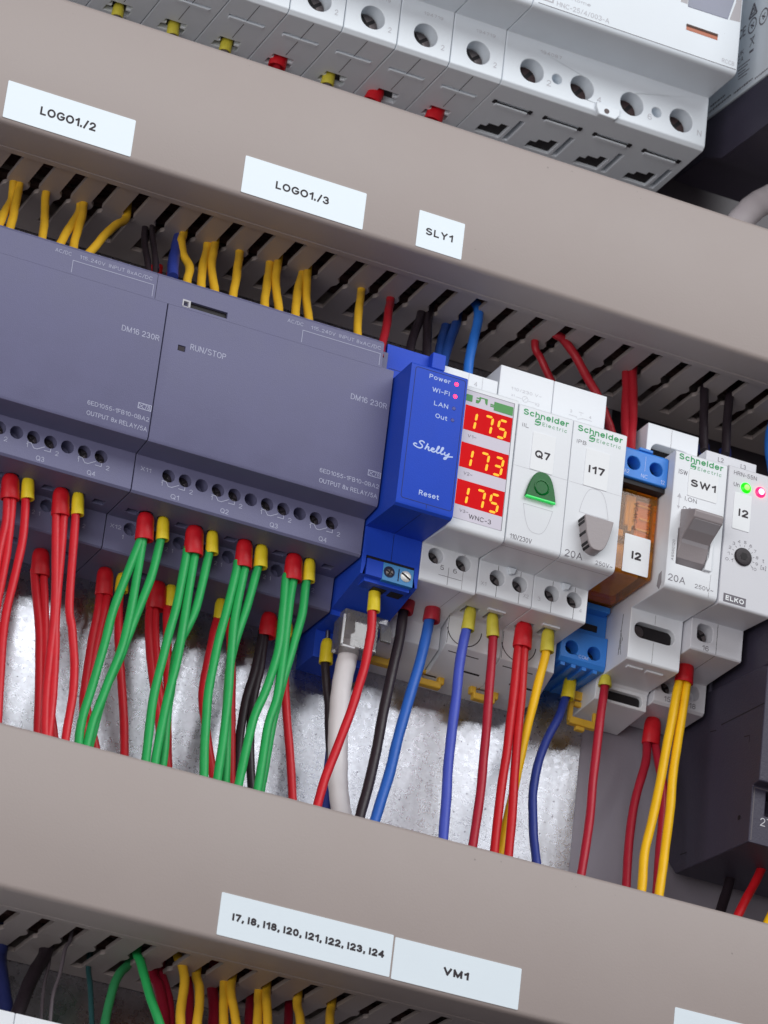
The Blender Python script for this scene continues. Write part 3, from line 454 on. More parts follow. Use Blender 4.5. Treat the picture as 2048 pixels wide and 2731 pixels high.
('greenD',1.3,None,[[(27.4,41,-160.1),(24.3,38.2,-165.2),(21.9,35.5,-172.7),(20.2,32.8,-182),(19,30,-186.4)]],'dull green wire leaning left below the lower duct','wires below the lower duct'),
('green',1.3,None,[[(26.7,33,-159.2),(26.9,30.2,-162.7),(28.3,27.5,-168.6),(30.6,24.8,-175.7),(33.6,22,-184.2)]],'bright green wire leaning right below the lower duct','wires below the lower duct'),
('redM',1.6,None,[[(35,41,-161.5),(35.9,38,-166),(37,35,-172.4),(37.9,32,-180.8)]],'thick crimson wire below the lower duct, left one','wires below the lower duct'),
('redM',1.4,None,[[(37.5,42,-159.4),(38.2,39,-165.2),(39.2,36,-171.7),(39.8,33,-180.2)]],'crimson wire touching the right side of the thick crimson one','wires below the lower duct'),
('yellowO',1.35,None,[[(38.2,32,-157.5),(39.2,29.5,-161.5),(39.5,27,-167.6),(38.8,24.5,-175.4),(38.6,22,-183.1)]],'first yellow wire from the left below the lower duct','wires below the lower duct'),
('redM',1.2,None,[[(45.4,41,-159.5),(45,36.5,-167.1),(44.7,32,-179.2)]],'red wire between the first two yellow wires below the lower duct','wires below the lower duct'),
('yellowO',1.35,None,[[(44.9,33,-161.5),(44.9,29.7,-166.3),(44.4,26.3,-172.5),(43.6,23,-181.3)]],'second yellow wire from the left below the lower duct','wires below the lower duct'),
('redM',1.6,None,[[(53.7,43,-160.9),(52.9,38,-167.6),(51.8,33,-177)]],'dark crimson wire left of the yellow pair under the duct','wires below the lower duct'),
('yellowO',1.3,None,[[(53.6,34,-162.5),(52.5,29,-169.3),(51.9,24,-179.2)]],'left wire of the first yellow pair under the duct labels','wires below the lower duct'),
('yellowO',1.3,None,[[(55.4,33,-161),(54.7,29.7,-166),(54.6,26.3,-171.4),(55.4,23,-178.6)]],'right wire of the first yellow pair under the duct labels','wires below the lower duct'),
('redM',1.3,None,[[(65.4,43,-160.8),(63.8,38,-167.1),(62.4,33,-174.6)]],'dark crimson wire between the two yellow pairs under the duct','wires below the lower duct'),
('yellowO',1.3,None,[[(64.3,34,-162.6),(62.7,29,-168.9),(61.5,24,-176.9)]],'left wire of the second yellow pair under the duct labels','wires below the lower duct'),
('yellowO',1.3,None,[[(66.1,33,-161.1),(64.6,28,-166.7),(64.3,23,-176.6)]],'right wire of the second yellow pair under the duct labels','wires below the lower duct'),
('redM',1.3,None,[[(76.7,42,-161.1),(74.1,33,-171.9)]],'dark crimson wire beside the lone yellow wire under the duct','wires below the lower duct'),
('yellowO',1.3,None,[[(75.7,33,-162.9),(75.1,28.5,-168.1),(74.3,24,-174)]],'lone yellow wire under the duct, second from the right','wires below the lower duct'),
('yellowO',1.3,None,[[(86,33,-161.8),(84.3,28.5,-166.7),(82.6,24,-172.1)]],'rightmost yellow wire under the duct labels','wires below the lower duct'),
('greyW',1.4,('yellowg',0,(-17.2, 46.0, 139.1),(-17.3, 46.0, 134.7)),[[(-17.3,46,134.7),(-17.9,45,129),(-18.1,44,121.8)]],'yellow ferrule under the top breakers, first from the left','ferruled wires under the top breakers'),
('greyW',1.4,('yellowg',0,(0.9, 46.0, 140.3),(1.1, 46.0, 134.5)),[[(1.1,46,134.5),(0.5,45,128.8),(0.2,44,121.6)]],'yellow ferrule under the top breakers, second from the left','ferruled wires under the top breakers'),
('greyW',1.4,('yellowg',0,(18.9, 46.0, 140.8),(18.5, 46.0, 134.8)),[[(18.5,46,134.8),(17.8,45,129.1),(17.4,44,121.8)]],'yellow ferrule under the top breakers, third from the left','ferruled wires under the top breakers'),
('redU',1.4,('red',1,(36.6, 46.0, 140.9),(36.0, 46.0, 135.5)),[[(36,46,135.5),(35.2,45,129.7),(34.8,44,122.4)]],'red ferrule under the top breakers, fourth from the left','ferruled wires under the top breakers'),
('greyW',1.4,('yellowg',0,(53.5, 46.0, 140.3),(53.2, 46.0, 134.8)),[[(53.2,46,134.8),(52.4,45,129),(51.9,44,121.7)]],'yellow ferrule under the top breakers, fifth from the left','ferruled wires under the top breakers'),
('redU',1.4,('red',1,(70.1, 46.0, 139.3),(68.6, 46.0, 134.2)),[[(68.6,46,134.2),(67.7,45,128.4),(67.2,44,121)]],'red ferrule under the top breakers, sixth from the left','ferruled wires under the top breakers'),
('redU',1.4,('red',1,(91.2, 46.0, 141.1),(89.7, 46.0, 134.3)),[[(89.7,46,134.3),(88.8,45,128.4),(88.2,44,121.1)]],'red ferrule under the top breakers, seventh from the left','ferruled wires under the top breakers'),
]
# ================================================================== THE SETTING
plate = Thing('mounting_plate', None, None, (40, 60, -50), kind='structure', solid=box(-160, 167.6, 60, 61.5, -290, 260), material='galvanised')
encl = Thing('cabinet_wall', None, None, (250, 78, 0), kind='structure', solid=box(-400, 600, 78, 80, -420, 420), material='enclosure')

backing = Thing('backing_sheet', None, None, (215, 61, -80), kind='structure', solid=box(167.75, 262, 60.6, 61.6, -175, 20), material='sheet')

# ---- cable ducts ------------------------------------------------------------
def finger_poly():
    # outline in (x, y): a finger 6.2 wide on a 10 mm pitch with the snap-off notch half way
    return [(0.0, 14.0), (6.2, 14.0), (6.2, 31.4), (6.9, 32.6), (7.5, 33.4), (7.5, 35.4), (6.9, 36.4), (6.5, 37.4), (6.5, 52.0), (0.0, 52.0), (0.0, 36.6), (0.8, 35.4), (0.8, 33.6), (0.0, 32.6)]
def duct(zb, zt, label):
    t = Thing('cable_duct', label, 'cable duct', (60, 60, zb), 'grey slotted cable ducts')
    def lidprof():           # flat front, tight rounded corners, side lips that lap over the fingers
        P = [(16.2, zb), (16.2, zb + 0.6), (1.6, zb + 1.6), (1.6, zt - 1.6), (16.2, zt - 0.6), (16.2, zt), (13.8, zt), (13.4, zt - 0.35), (13.0, zt)]
        P += [(1.6, zt), (0.8, zt - 0.2), (0.25, zt - 0.75), (0.0, zt - 1.6), (0.0, zb + 1.6), (0.25, zb + 0.75), (0.8, zb + 0.2), (1.6, zb), (13.0, zb), (13.4, zb + 0.35), (13.8, zb)]
        return P
    t.part('lid', prism_x(lidprof(), -170, 300), 'duct', smooth=True)
    t.part('back_panel', join(box(-170, 300, 57.6, 59.6, zb + 0.8, zt - 0.8), box(-170, 300, 51.9, 57.6, zb + 0.8, zb + 2.2), box(-170, 300, 51.9, 57.6, zt - 2.2, zt - 0.8)), 'duct')
    P = finger_poly(); n = len(P)
    V = [(x, y, 0) for x, y in P] + [(x, y, 1.4) for x, y in P]
    F = [tuple(range(n - 1, -1, -1)), tuple(range(n, 2 * n))] + [(i, (i + 1) % n, n + (i + 1) % n, n + i) for i in range(n)]
    me = mesh_of('finger', (V, F), 'duct')
    for k in range(-8, 26):
        x = k * 10 + (3.4 if zb > 0 else 7.4)
        t.inst('finger', me, (x - 60, -60, 0.8))
        t.inst('finger', me, (x - 60, -60, (zt - zb) - 2.2))
    rnd = random.Random(int(zt))
    rows = []
    for k in range(22):
        y, z = rnd.uniform(18, 53), rnd.uniform(zb + 7, zt - 7); r = rnd.uniform(1.4, 2.4)
        rows.append(tube([(-168 + 58 * i, y + rnd.uniform(-3, 3), z + rnd.uniform(-3, 3)) for i in range(9)], r, 8, 3))
    for k in range(16):
        y = 12 + k * 2.8; rows.append(tube([(-168 + 58 * i, y + rnd.uniform(-1, 1), zt - 7 + rnd.uniform(-1, 1)) for i in range(9)], 2.1, 8, 3))
    b = Thing('wire_bundle', 'bundle of wires lying inside the %s cable duct, glimpsed through its slots' % ('upper' if zb > 0 else 'lower'), 'wire bundle', (60, 30, zb + 3), 'wire bundles inside the ducts')
    b.part('wires', join(*rows), 'bundle', smooth=True, kind='stuff')
    return t
duct(61.2, 107.0, 'upper grey slotted cable duct carrying three white labels on its lid')
duct(-162.4, -116.6, 'lower grey slotted cable duct with a long white label and VM1 on its lid')

def tape(name_label, x0, x1, z0, z1, s, tx0, tx1, tz, cap, bold, y=0.0, group='white adhesive labels on the ducts', name='adhesive_label', space=1.0, m='label'):
    t = Thing(name, name_label, 'label', ((x0 + x1) / 2, y, z0), group)
    t.part('tape', prism_y(rrect(x0, x1, z0, z1, 0.3, 2), y - 0.16, y + 0.02), m)
    if s: t.part('lettering', text(s, tx0, tx1, tz, cap, y - 0.16 - PR, bold, space=space), 'ink')
    return t
tape('leftmost white label on the upper duct, printed LOGO1./2', -59.6, -20.2, 62.5, 74.6, 'LOGO1./2', -48.9, -31.8, 66.9, 2.75, 0.09)
tape('middle white label on the upper duct, printed LOGO1./3', 14.5, 53.5, 62.5, 74.7, 'LOGO1./3', 24.9, 42.0, 67.0, 2.55, 0.09)
tape('small squarish white label on the upper duct, printed SLY1', 70.8, 85.8, 62.8, 74.95, 'SLY1', 73.5, 82.4, 67.5, 2.4, 0.085, space=1.1)
tape('long white label printed I7 to I24 on the lower duct', 37.2, 88.8, -160.7, -148.5, 'I7, I8, I18, I20, I21, I22, I23, I24', 41.1, 86.6, -155.8, 2.15, 0.15)
tape('white label printed VM1 on the lower duct', 89.35, 128.3, -161.0, -148.9, 'VM1', 104.7, 112.5, -156.2, 2.3, 0.17)
tape('white label cut off by the bottom right corner of the picture', 176.8, 215.0, -160.9, -148.8, None, 0, 0, 0, 0, 0)

# ---- screw in a terminal hole -------------------------------------------------
def screw(t, x, y, z, r, parent=None, ang=0.6, material='metalD', cross=True):
    V, F = lathe([(r * 0.99, 1.2), (r * 0.99, 0.15), (r * 0.8, 0.0)], (x, y, z), (0, 1, 0), 16)
    s = t.part('screw', (V, F), material, parent, smooth=True)
    c, q = math.cos(ang), math.sin(ang); w = r * 0.16; L = r * 0.9
    P = [(x + a * L * c - b * w * q, z + a * L * q + b * w * c) for a, b in ((-1, -1), (1, -1), (1, 1), (-1, 1))]
    P2 = [(x - a * L * q - b * w * c, z + a * L * c - b * w * q) for a, b in ((-1, -1), (1, -1), (1, 1), (-1, 1))]
    t.part('screw_slot', join(prism_y(P, y - 0.04, y + 0.3), prism_y(P2, y - 0.05, y + 0.3)) if cross else prism_y(P, y - 0.04, y + 0.3), 'dark', s)

# ---- grey logic modules --------------------------------------------------------
def grey_module(x, label, right):
    t = Thing('expansion_module', label, 'controller module', (x + 36, 60, -43), 'grey expansion modules')
    yf = 7.7; y1 = 16.5; y2 = 35.6
    prof = [(yf, 24.65), (yf, -18.6), (yf + 0.5, -19.5), (y1, -20.4), (y1, -31.6), (y1 + 0.6, -32.3), (y2, -32.3), (y2, -42.6), (y2 + 0.5, -43.1), (60, -43.1), (60, 44.5), (36, 44.5), (36, 33.2), (13.9, 33.2), (13.9, 24.65)]
    hx = [10.6 + 5.125 * k for k in range(11)]
    h1 = [(circ(x + q, 3.95, 1.95, 20), 5.0) for q in hx]
    h2 = [(circ(x + 7.6 + 15.42 * k + o, 2.6, 1.95, 16), 4.0) for k in range(4) for o in (0, 8.6)]
    us = [([(x + a, 10.6), (x + a + 3.4, 10.6), (x + a + 3.4, 13.6), (x + a, 13.6)], 5.0) for a in [3.6 + 15.42 * k for k in range(5)]]
    wh = [(circ(x + 9.3 + 15.46 * k, 11.0, 2.1, 14), 7.0) for k in range(4)] + [(circ(x + 14.5 + 15.4 * k, 11.0, 1.7, 14), 7.0) for k in range(4)]
    bs = [([(x + a, 8.5), (x + a + 4.4, 8.5), (x + a + 4.4, 12.5), (x + a, 12.5)], 7.0) for a in [15.2 + 15.4 * k for k in range(4)]]
    front = []
    if right: front = [(rect(x + 4.9, x + 7.2, 12.1, 13.85)[::-1], 0.6)]
    front = [([(a, s) for a, s in p], d) for p, d in front]
    holes = {3: h1, 5: us + wh, 6: h2, 8: bs}
    if front: holes[0] = front
    H = t.part('housing', prism_x(prof, x + 0.22, x + 71.9, holes), 'logo', bevel=0.28)
    top = [(yf - 0.05, 24.35), (yf - 0.05, 32.3), (yf + 1.1, 33.5), (13.5, 33.5), (13.5, 24.35)]
    hole2 = {}
    if right: hole2 = {0: [([(x + 4.4, 0.75), (x + 18.4, 0.75), (x + 18.4, 2.75), (x + 4.4, 2.75)], 1.1)]}
    # the top strip sits four millimetres further left than the lower face
    tp = t.part('top_strip', prism_x(top, x - 4.05, x + 67.8, hole2), 'logo')
    t.part('edge_marks', join(*[box(x + a, x + a + random.uniform(.5, 1.1), yf + 0.75, yf + 0.85, 33.2, 33.24) for a in [q * 3.1 for q in range(22)]]), 'inkW')
    for k, q in enumerate(hx):
        if k % 3 != 2: screw(t, x + q, y1 + 2.6, -24.3, 1.9, H, ang=random.uniform(0, 3))
    if right:
        t.part('slot_frame', join(box(x + 4.3, x + 6.8, yf - 0.12, yf + 0.9, 26.7, 27.2), box(x + 4.3, x + 4.7, yf - 0.12, yf + 0.9, 25.0, 26.7), box(x + 6.2, x + 6.8, yf - 0.12, yf + 0.9, 25.0, 26.7), box(x + 4.3, x + 6.8, yf - 0.12, yf + 0.9, 24.85, 25.1), box(x + 6.8, x + 18.4, yf - 0.02, yf + 0.9, 24.86, 25.12)), 'inkL')
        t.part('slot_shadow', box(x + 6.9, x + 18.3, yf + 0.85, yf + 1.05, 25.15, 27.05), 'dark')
        t.part('status_lamp', prism_y(rect(x + 5.1, x + 7.0, 11.0, 12.4), yf + 0.3, yf + 0.7), 'seam')
        t.part('lettering', text('RUN/STOP', x + 8.6, x + 19.7, 12.05, 1.9, yf - PR), 'inkW')
    d = 0.0 if right else -0.6
    t.part('lettering', text('AC/DC', x + 36.9 + d, x + 41.9 + d, 29.95, 1.15, yf - 0.1), 'inkW')
    t.part('lettering', text('115..240V', x + 44.4 + d, x + 52.2 + d, 29.95, 1.15, yf - 0.1), 'inkW')
    t.part('lettering', text('INPUT 8xAC/DC', x + 53.4 + d, x + 66.9 + d, 29.95, 1.15, yf - 0.1), 'inkW')
    t.part('input_bracket', ribbon([(x + 42.0, 24.9), (x + 42.0, 28.8), (x + 66.9, 28.8), (x + 66.9, 25.0)], 0.17, yf - 0.1), 'inkW')
    t.part('lettering', text('DM16 230R', x + 59.4, x + 71.0, 11.7, 1.8, yf - PR), 'inkW')
    t.part('lettering', text('6ED1055-1FB10-0BA2', x + 52.7, x + 71.5, -14.0, 1.35, yf - PR), 'inkW')
    t.part('lettering', text('OUTPUT 8x RELAY/5A', x + 52.9, x + 71.3, -17.2, 1.4, yf - PR), 'inkW')
    bx = [(x + 67.7, -10.6), (x + 71.6, -10.6), (x + 71.6, -8.9), (x + 67.7, -8.9), (x + 67.7, -10.6)]
    t.part('revision_box', join(ribbon(bx, 0.22, yf - PR), ribbon([(x + 67.8, -10.5), (x + 69.4, -9.0)], 0.16, yf - PR), ribbon([(x + 67.8, -9.0), (x + 69.4, -10.5)], 0.16, yf - PR), text('78', x + 69.5, x + 71.3, -10.4, 1.3, yf - PR)), 'inkW')
    for k in range(4):
        q = x + 13.3 + 15.45 * k
        t.part('lettering', text('Q%d' % (k + 1), q - 1.3, q + 1.2, -31.0, 1.5, y1 - PR), 'inkW')
        t.part('lettering', join(text('2', q + 4.1, q + 5.1, -28.0, 1.4, y1 - PR), text('1', q - 4.7, q - 4.2, -27.9, 1.4, y1 - PR)), 'inkW')
        t.part('relay_symbol', join(ribbon([(q - 4.6, -26.3), (q - 3.3, -26.3), (q - 2.4, -27.6), (q - 1.4, -27.6), (q + 0.8, -26.3)], 0.2, y1 - PR), ribbon([(q + 0.7, -27.4), (q + 2.6, -27.4), (q + 2.6, -26.4)], 0.2, y1 - PR)), 'inkW')
        t.part('lettering', join(text('1', x + 5.5 + 15.45 * k, x + 5.9 + 15.45 * k, -38.5, 1.3, y2 - PR), text('2', x + 18.9 + 15.45 * k, x + 19.8 + 15.45 * k, -38.5, 1.3, y2 - PR)), 'inkW')
    t.part('lettering', text('X11', x + 2.0, x + 5.1, -25.0, 1.25, y1 - PR), 'inkW')
    t.part('lettering', text('X12', x + 1.5, x + 4.9, -35.9, 1.25, y2 - PR), 'inkW')
grey_module(-72, 'left grey module running out of the left picture edge', False)
grey_module(0, 'right grey module printed RUN/STOP, beside the blue device', True)

# ---- generic rail device ---------------------------------------------------------
def nose(yf, zt, zb, ys, zst, zsb, zut, base, r=1.6):
    """side outline: front from zt down to zb, lower shoulder at ys between zst and zsb, upper shoulder top zut, base = lower rear steps"""
    P = [(ys, zt + 0.4), (yf + 0.6, zt), (yf, zt - 0.6)]
    for k in range(5):
        a = math.radians(180 + 90 * k / 4); P.append((yf + r + r * math.cos(a), zb + r + r * math.sin(a)))
    P += [(ys, zst), (ys, zsb + 0.5), (ys + 0.5, zsb)] + base + [(60, zut), (ys, zut)]
    return P       # shoulder face is edge 8, underside edge 10 (first base edge), upper shoulder face the last edge

# blue wireless relay
t = Thing('wireless_relay', 'narrow blue wireless relay with Power and Wi-Fi lamps', 'smart relay', (81.7, 60, -53))
x0, x1, yf = 72.6, 90.75, -4.0
prof = [(17, 23.2), (-3.4, 23.2), (yf, 22.6), (yf, -21.2), (-3.7, -22.0), (-2.8, -22.6), (17, -21.9), (17, -37.0), (37, -41.5), (37, -43.0), (47, -44.5), (47, -53.0), (60, -53.0), (60, 37.8), (17, 37.8)]
tw = [([(73.9, 8.9), (89.35, 8.9), (89.35, 15.05), (73.9, 15.05)], 1.2)]
H = t.part('housing', prism_x(prof, x0, x1, {6: tw}), 'blue', bevel=0.35)
fr = rrect(74.0, 90.1, -20.2, 22.0, 0.8); t.part('front_groove', ribbon(fr + [fr[0]], 0.17, yf - 0.03), 'seamS')
t.part('joint_line', join(ribbon([(82.2, -20.2), (82.2, -21.6)], 0.13, yf - 0.03), ribbon([(81.7, -22.2), (81.7, -30.9)], 0.14, 16.95), ribbon([(73.7, 30.0), (89.5, 30.0)], 0.14, 16.95), [([(81.63, -2.0, -22.62), (81.77, -2.0, -22.62), (81.77, 16.8, -21.96), (81.63, 16.8, -21.96)]), [(0, 1, 2, 3)]]), 'seamS')
t.part('top_catch', box(86.2, 90.6, 14.2, 17.0, 33.0, 38.2), 'blue', bevel=0.3)
t.part('terminal_gap', box(74.1, 89.2, 17.02, 17.3, -31.6, -30.95), 'dark')
tb = t.part('terminal_block', join(box(74.3, 89.2, 16.85, 18.3, -36.9, -31.7), box(74.6, 89.0, 18.3, 27.0, -38.4, -37.2)), 'blue', bevel=0.1)
tb2 = t.part('screw_terminal', join(box(79.4, 89.15, 16.6, 26.5, -37.3, -31.75)), 'termblue', bevel=0.12)
t.part('terminal_divider', box(84.25, 84.55, 16.5, 16.7, -36.5, -32.6), 'seamS', tb2)
t.part('screw_well', prism_y(circ(81.4, -34.4, 1.75, 20), 16.5, 16.62), 'seamS', tb2)
screw(t, 81.5, 16.45, -34.5, 1.35, tb2, ang=1.2); screw(t, 86.7, 16.3, -34.4, 1.75, tb2, ang=-0.5, material='metalB', cross=False)
t.part('wire_entry', join(box(78.6, 82.8, 20.5, 26.0, -38.6, -38.42), box(84.2, 88.2, 20.5, 26.0, -38.6, -38.42)), 'dark', tb)
for s, a, b, z, c, bo in (('Power', 78.5, 85.3, 19.5, 1.45, .045), ('Wi-Fi', 79.85, 85.45, 15.6, 1.45, .045), ('LAN', 80.9, 85.4, 11.4, 1.45, .045), ('Out', 81.75, 85.55, 7.6, 1.45, .045), ('Reset', 79.4, 85.75, -17.9, 1.6, .045)):
    t.part('lettering', text(s, a, b, z, c, yf - PR, bo), 'inkB')
for z, mm_ in ((20.1, 'ledR'), (16.15, 'ledR'), (12.2, 'ledoff'), (8.4, 'ledoff')):
    t.part('status_lamp', lathe([(0.72, 0.4), (0.72, 0.05), (0.5, -0.12)], (87.28, yf, z), (0, 1, 0), 14), mm_, smooth=True)
S = [[(2.9, 2.8), (2.7, 3.2), (2.1, 3.3), (1.6, 2.9), (1.9, 2.4), (2.4, 2.0), (2.4, 1.4), (1.9, 1.0), (1.2, 1.0), (.4, 1.3), (.1, 1.7), (.5, 2.05), (1.0, 1.9)],
     [(3.9, 3.1), (3.6, 2.2), (3.2, 1.0)], [(3.3, 1.4), (3.8, 2.0), (4.2, 2.0), (4.1, 1.4), (4.3, 1.0), (4.8, 1.3)],
     [(4.9, 1.5), (5.5, 1.7), (5.6, 2.0), (5.2, 2.1), (4.9, 1.6), (5.1, 1.05), (5.6, 1.0), (6.2, 1.5)],
     [(6.2, 1.4), (6.9, 2.7), (6.9, 3.15), (6.6, 2.9), (6.35, 1.6), (6.6, 1.0), (7.3, 1.4)],
     [(7.3, 1.4), (8.0, 2.7), (8.0, 3.15), (7.7, 2.9), (7.45, 1.6), (7.7, 1.0), (8.3, 1.3)],
     [(8.6, 2.0), (8.5, 1.3), (8.9, 1.0), (9.5, 1.5), (9.8, 2.0)], [(9.8, 2.0), (9.4, .8), (8.9, -.15), (8.5, -.2), (8.7, .3), (9.6, .8), (10.8, 1.15)]]
for st in S:
    p = [(q.x, q.z) for q in smooth_path([(75.9 + a * 1.18, 0, -4.35 + b * 1.02) for a, b in st], 5)]
    t.part('logo_stroke', ribbon(p, 0.42, yf - PR), 'inkB')

# three row voltmeter
t = Thing('voltmeter', 'white voltmeter with three lit red number displays', 'voltmeter', (100.2, 60, -48))
xa, xb = 90.95, 109.35
base = [(34.0, -33.8), (40, -36.5), (40, -43.5), (50, -47.5), (60, -47.5)]
prof = nose(0, 23.4, -23.2, 17, -21.9, -33.8, 36.5, base)
hs = [(circ(q, 3.1, 2.4, 24), 5.5) for q in (95.6, 104.55)]
H = t.part('housing', prism_x(prof, xa, xb, {8: hs}), 'white', bevel=0.3)
t.part('front_panel', prism_y(rect(92.3, 107.85, -19.75, 21.5), -0.12, 0.05), 'panelV')
t.part('panel_edge', ribbon([(92.3, 21.6), (107.95, 21.6), (107.95, -19.8)], 0.16, -0.15), 'inkG')
t.part('printed_sign', join(prism_y(rect(92.4, 94.4, 18.1, 20.2), -0.2, -0.1), prism_y([(95.6, 18.2), (96.4, 18.2), (96.9, 18.9), (97.2, 20.1), (98.4, 20.1), (98.6, 19.0), (99.0, 18.5), (99.3, 18.5), (99.3, 20.4), (96.6, 20.4), (96.6, 20.0), (95.7, 20.0), (95.7, 19.7), (96.6, 19.7), (96.6, 19.2), (95.6, 19.2)], -0.2, -0.1), prism_y([(100.3, 18.4), (101.5, 18.4), (101.5, 17.5), (107.7, 17.5), (107.7, 20.3), (101.5, 20.3), (101.5, 19.3), (100.3, 19.3), (100.3, 18.95), (101.5, 18.95), (101.5, 18.75), (100.3, 18.75)], -0.2, -0.1)), 'greenprint')
SEG = {'1': 'bc', '7': 'abc', '5': 'afgcd', '3': 'abgcd'}
def seg_geo(ch, ox, oz, w, h, y):
    G = []; th = 0.72; g = 0.22; sl = 0.10
    def hexa(p, q):
        (a, b), (c, d) = p, q; l = math.hypot(c - a, d - b); ux, uz = (c - a) / l, (d - b) / l; nx, nz = -uz, ux; k = th / 2
        P = [(a + ux * g, b + uz * g), (a + ux * (g + k) + nx * k, b + uz * (g + k) + nz * k), (c - ux * (g + k) + nx * k, d - uz * (g + k) + nz * k), (c - ux * g, d - uz * g), (c - ux * (g + k) - nx * k, d - uz * (g + k) - nz * k), (a + ux * (g + k) - nx * k, b + uz * (g + k) - nz * k)]
        return prism_y([(ox + a_ + sl * b_, oz + b_) for a_, b_ in P], y - 0.06, y)
    pts = dict(a=((0, h), (w, h)), b=((w, h), (w, h / 2)), c=((w, h / 2), (w, 0)), d=((0, 0), (w, 0)), e=((0, 0), (0, h / 2)), f=((0, h / 2), (0, h)), g=((0, h / 2), (w, h / 2)))
    return join(*[hexa(*pts[s]) for s in SEG[ch]])
for zt_, num, nm in ((16.75, '175', 'V1~'), (4.65, '173', 'V2~'), (-7.35, '175', 'V3~')):
    d = t.part('display', prism_y(rect(92.5, 107.8, zt_ - 7.95, zt_), -0.2, -0.1), 'screen')
    for ch, ox in zip(num, (93.3, 98.5, 103.2)):
        t.part('digit', seg_geo(ch, ox, zt_ - 7.35, 2.55, 5.6, -0.22), 'seg', d)
    t.part('lettering', text(nm, 94.2, 97.0, zt_ - 10.15, 0.95, -0.12 - PR), 'inkG')
t.part('lettering', text('WNC-3', 97.3, 104.5, -18.8, 1.45, -0.12 - PR), 'ink')
for q in (95.6, 104.55): screw(t, q, 20.5, -25.0, 2.2, H, ang=0.8)
t.part('lettering', join(text('5', 97.3, 98.5, -28.9, 1.5, 17 - PR), text('6', 101.5, 102.7, -28.9, 1.5, 17 - PR)), 'inkG')
t.part('marking_lines', join(ribbon([(97.0, -30.6), (104.5, -30.6)], 0.14, 17 - PR), ribbon([(100.05, -27.6), (100.05, -33.2)], 0.14, 17 - PR)), 'inkG')
t.part('cover_joint', join(ribbon([(104.7, -27.2), (104.7, -33.3)], 0.12, 17 - 0.03), ribbon([(104.7, -22.0), (104.7, -22.9)], 0.12, 17 - 0.03), ribbon([(91, -22.1), (109.3, -22.1)], 0.1, 17 - 0.03), [[(104.64, 17.5, -33.84), (104.76, 17.5, -33.84), (104.76, 34, -33.84), (104.64, 34, -33.84)], [(0, 1, 2, 3)]]), 'seamW')
t.part('top_marks', join(text('3', 96.6, 97.5, 32.6, 1.5, 17 - PR), text('4', 101.5, 102.6, 32.6, 1.5, 17 - PR), ribbon([(99.6, 30.5), (99.6, 36.2)], 0.12, 17 - PR), ribbon([(104.2, 30.5), (104.2, 36.2)], 0.12, 17 - PR)), 'inkL')
def clip_geo(cx, z, w=9.0, h=6.0, y=50.0):
    a, b = cx - w / 2, cx + w / 2
    return join(box(a, a + 2.0, y, y + 2.4, z - h, z), box(b - 2.0, b, y, y + 2.4, z - h, z), box(a + 1.0, b - 1.0, y - 0.2, y + 2.4, z - h - 1.6, z - h + 0.6), box(a + 2.0, b - 2.0, y + 0.2, y + 2.2, z - 1.4, z))
t.part('rail_clip', clip_geo(94.3, -44.5, 9.5, 3.2, 48), 'clip', bevel=0.4)

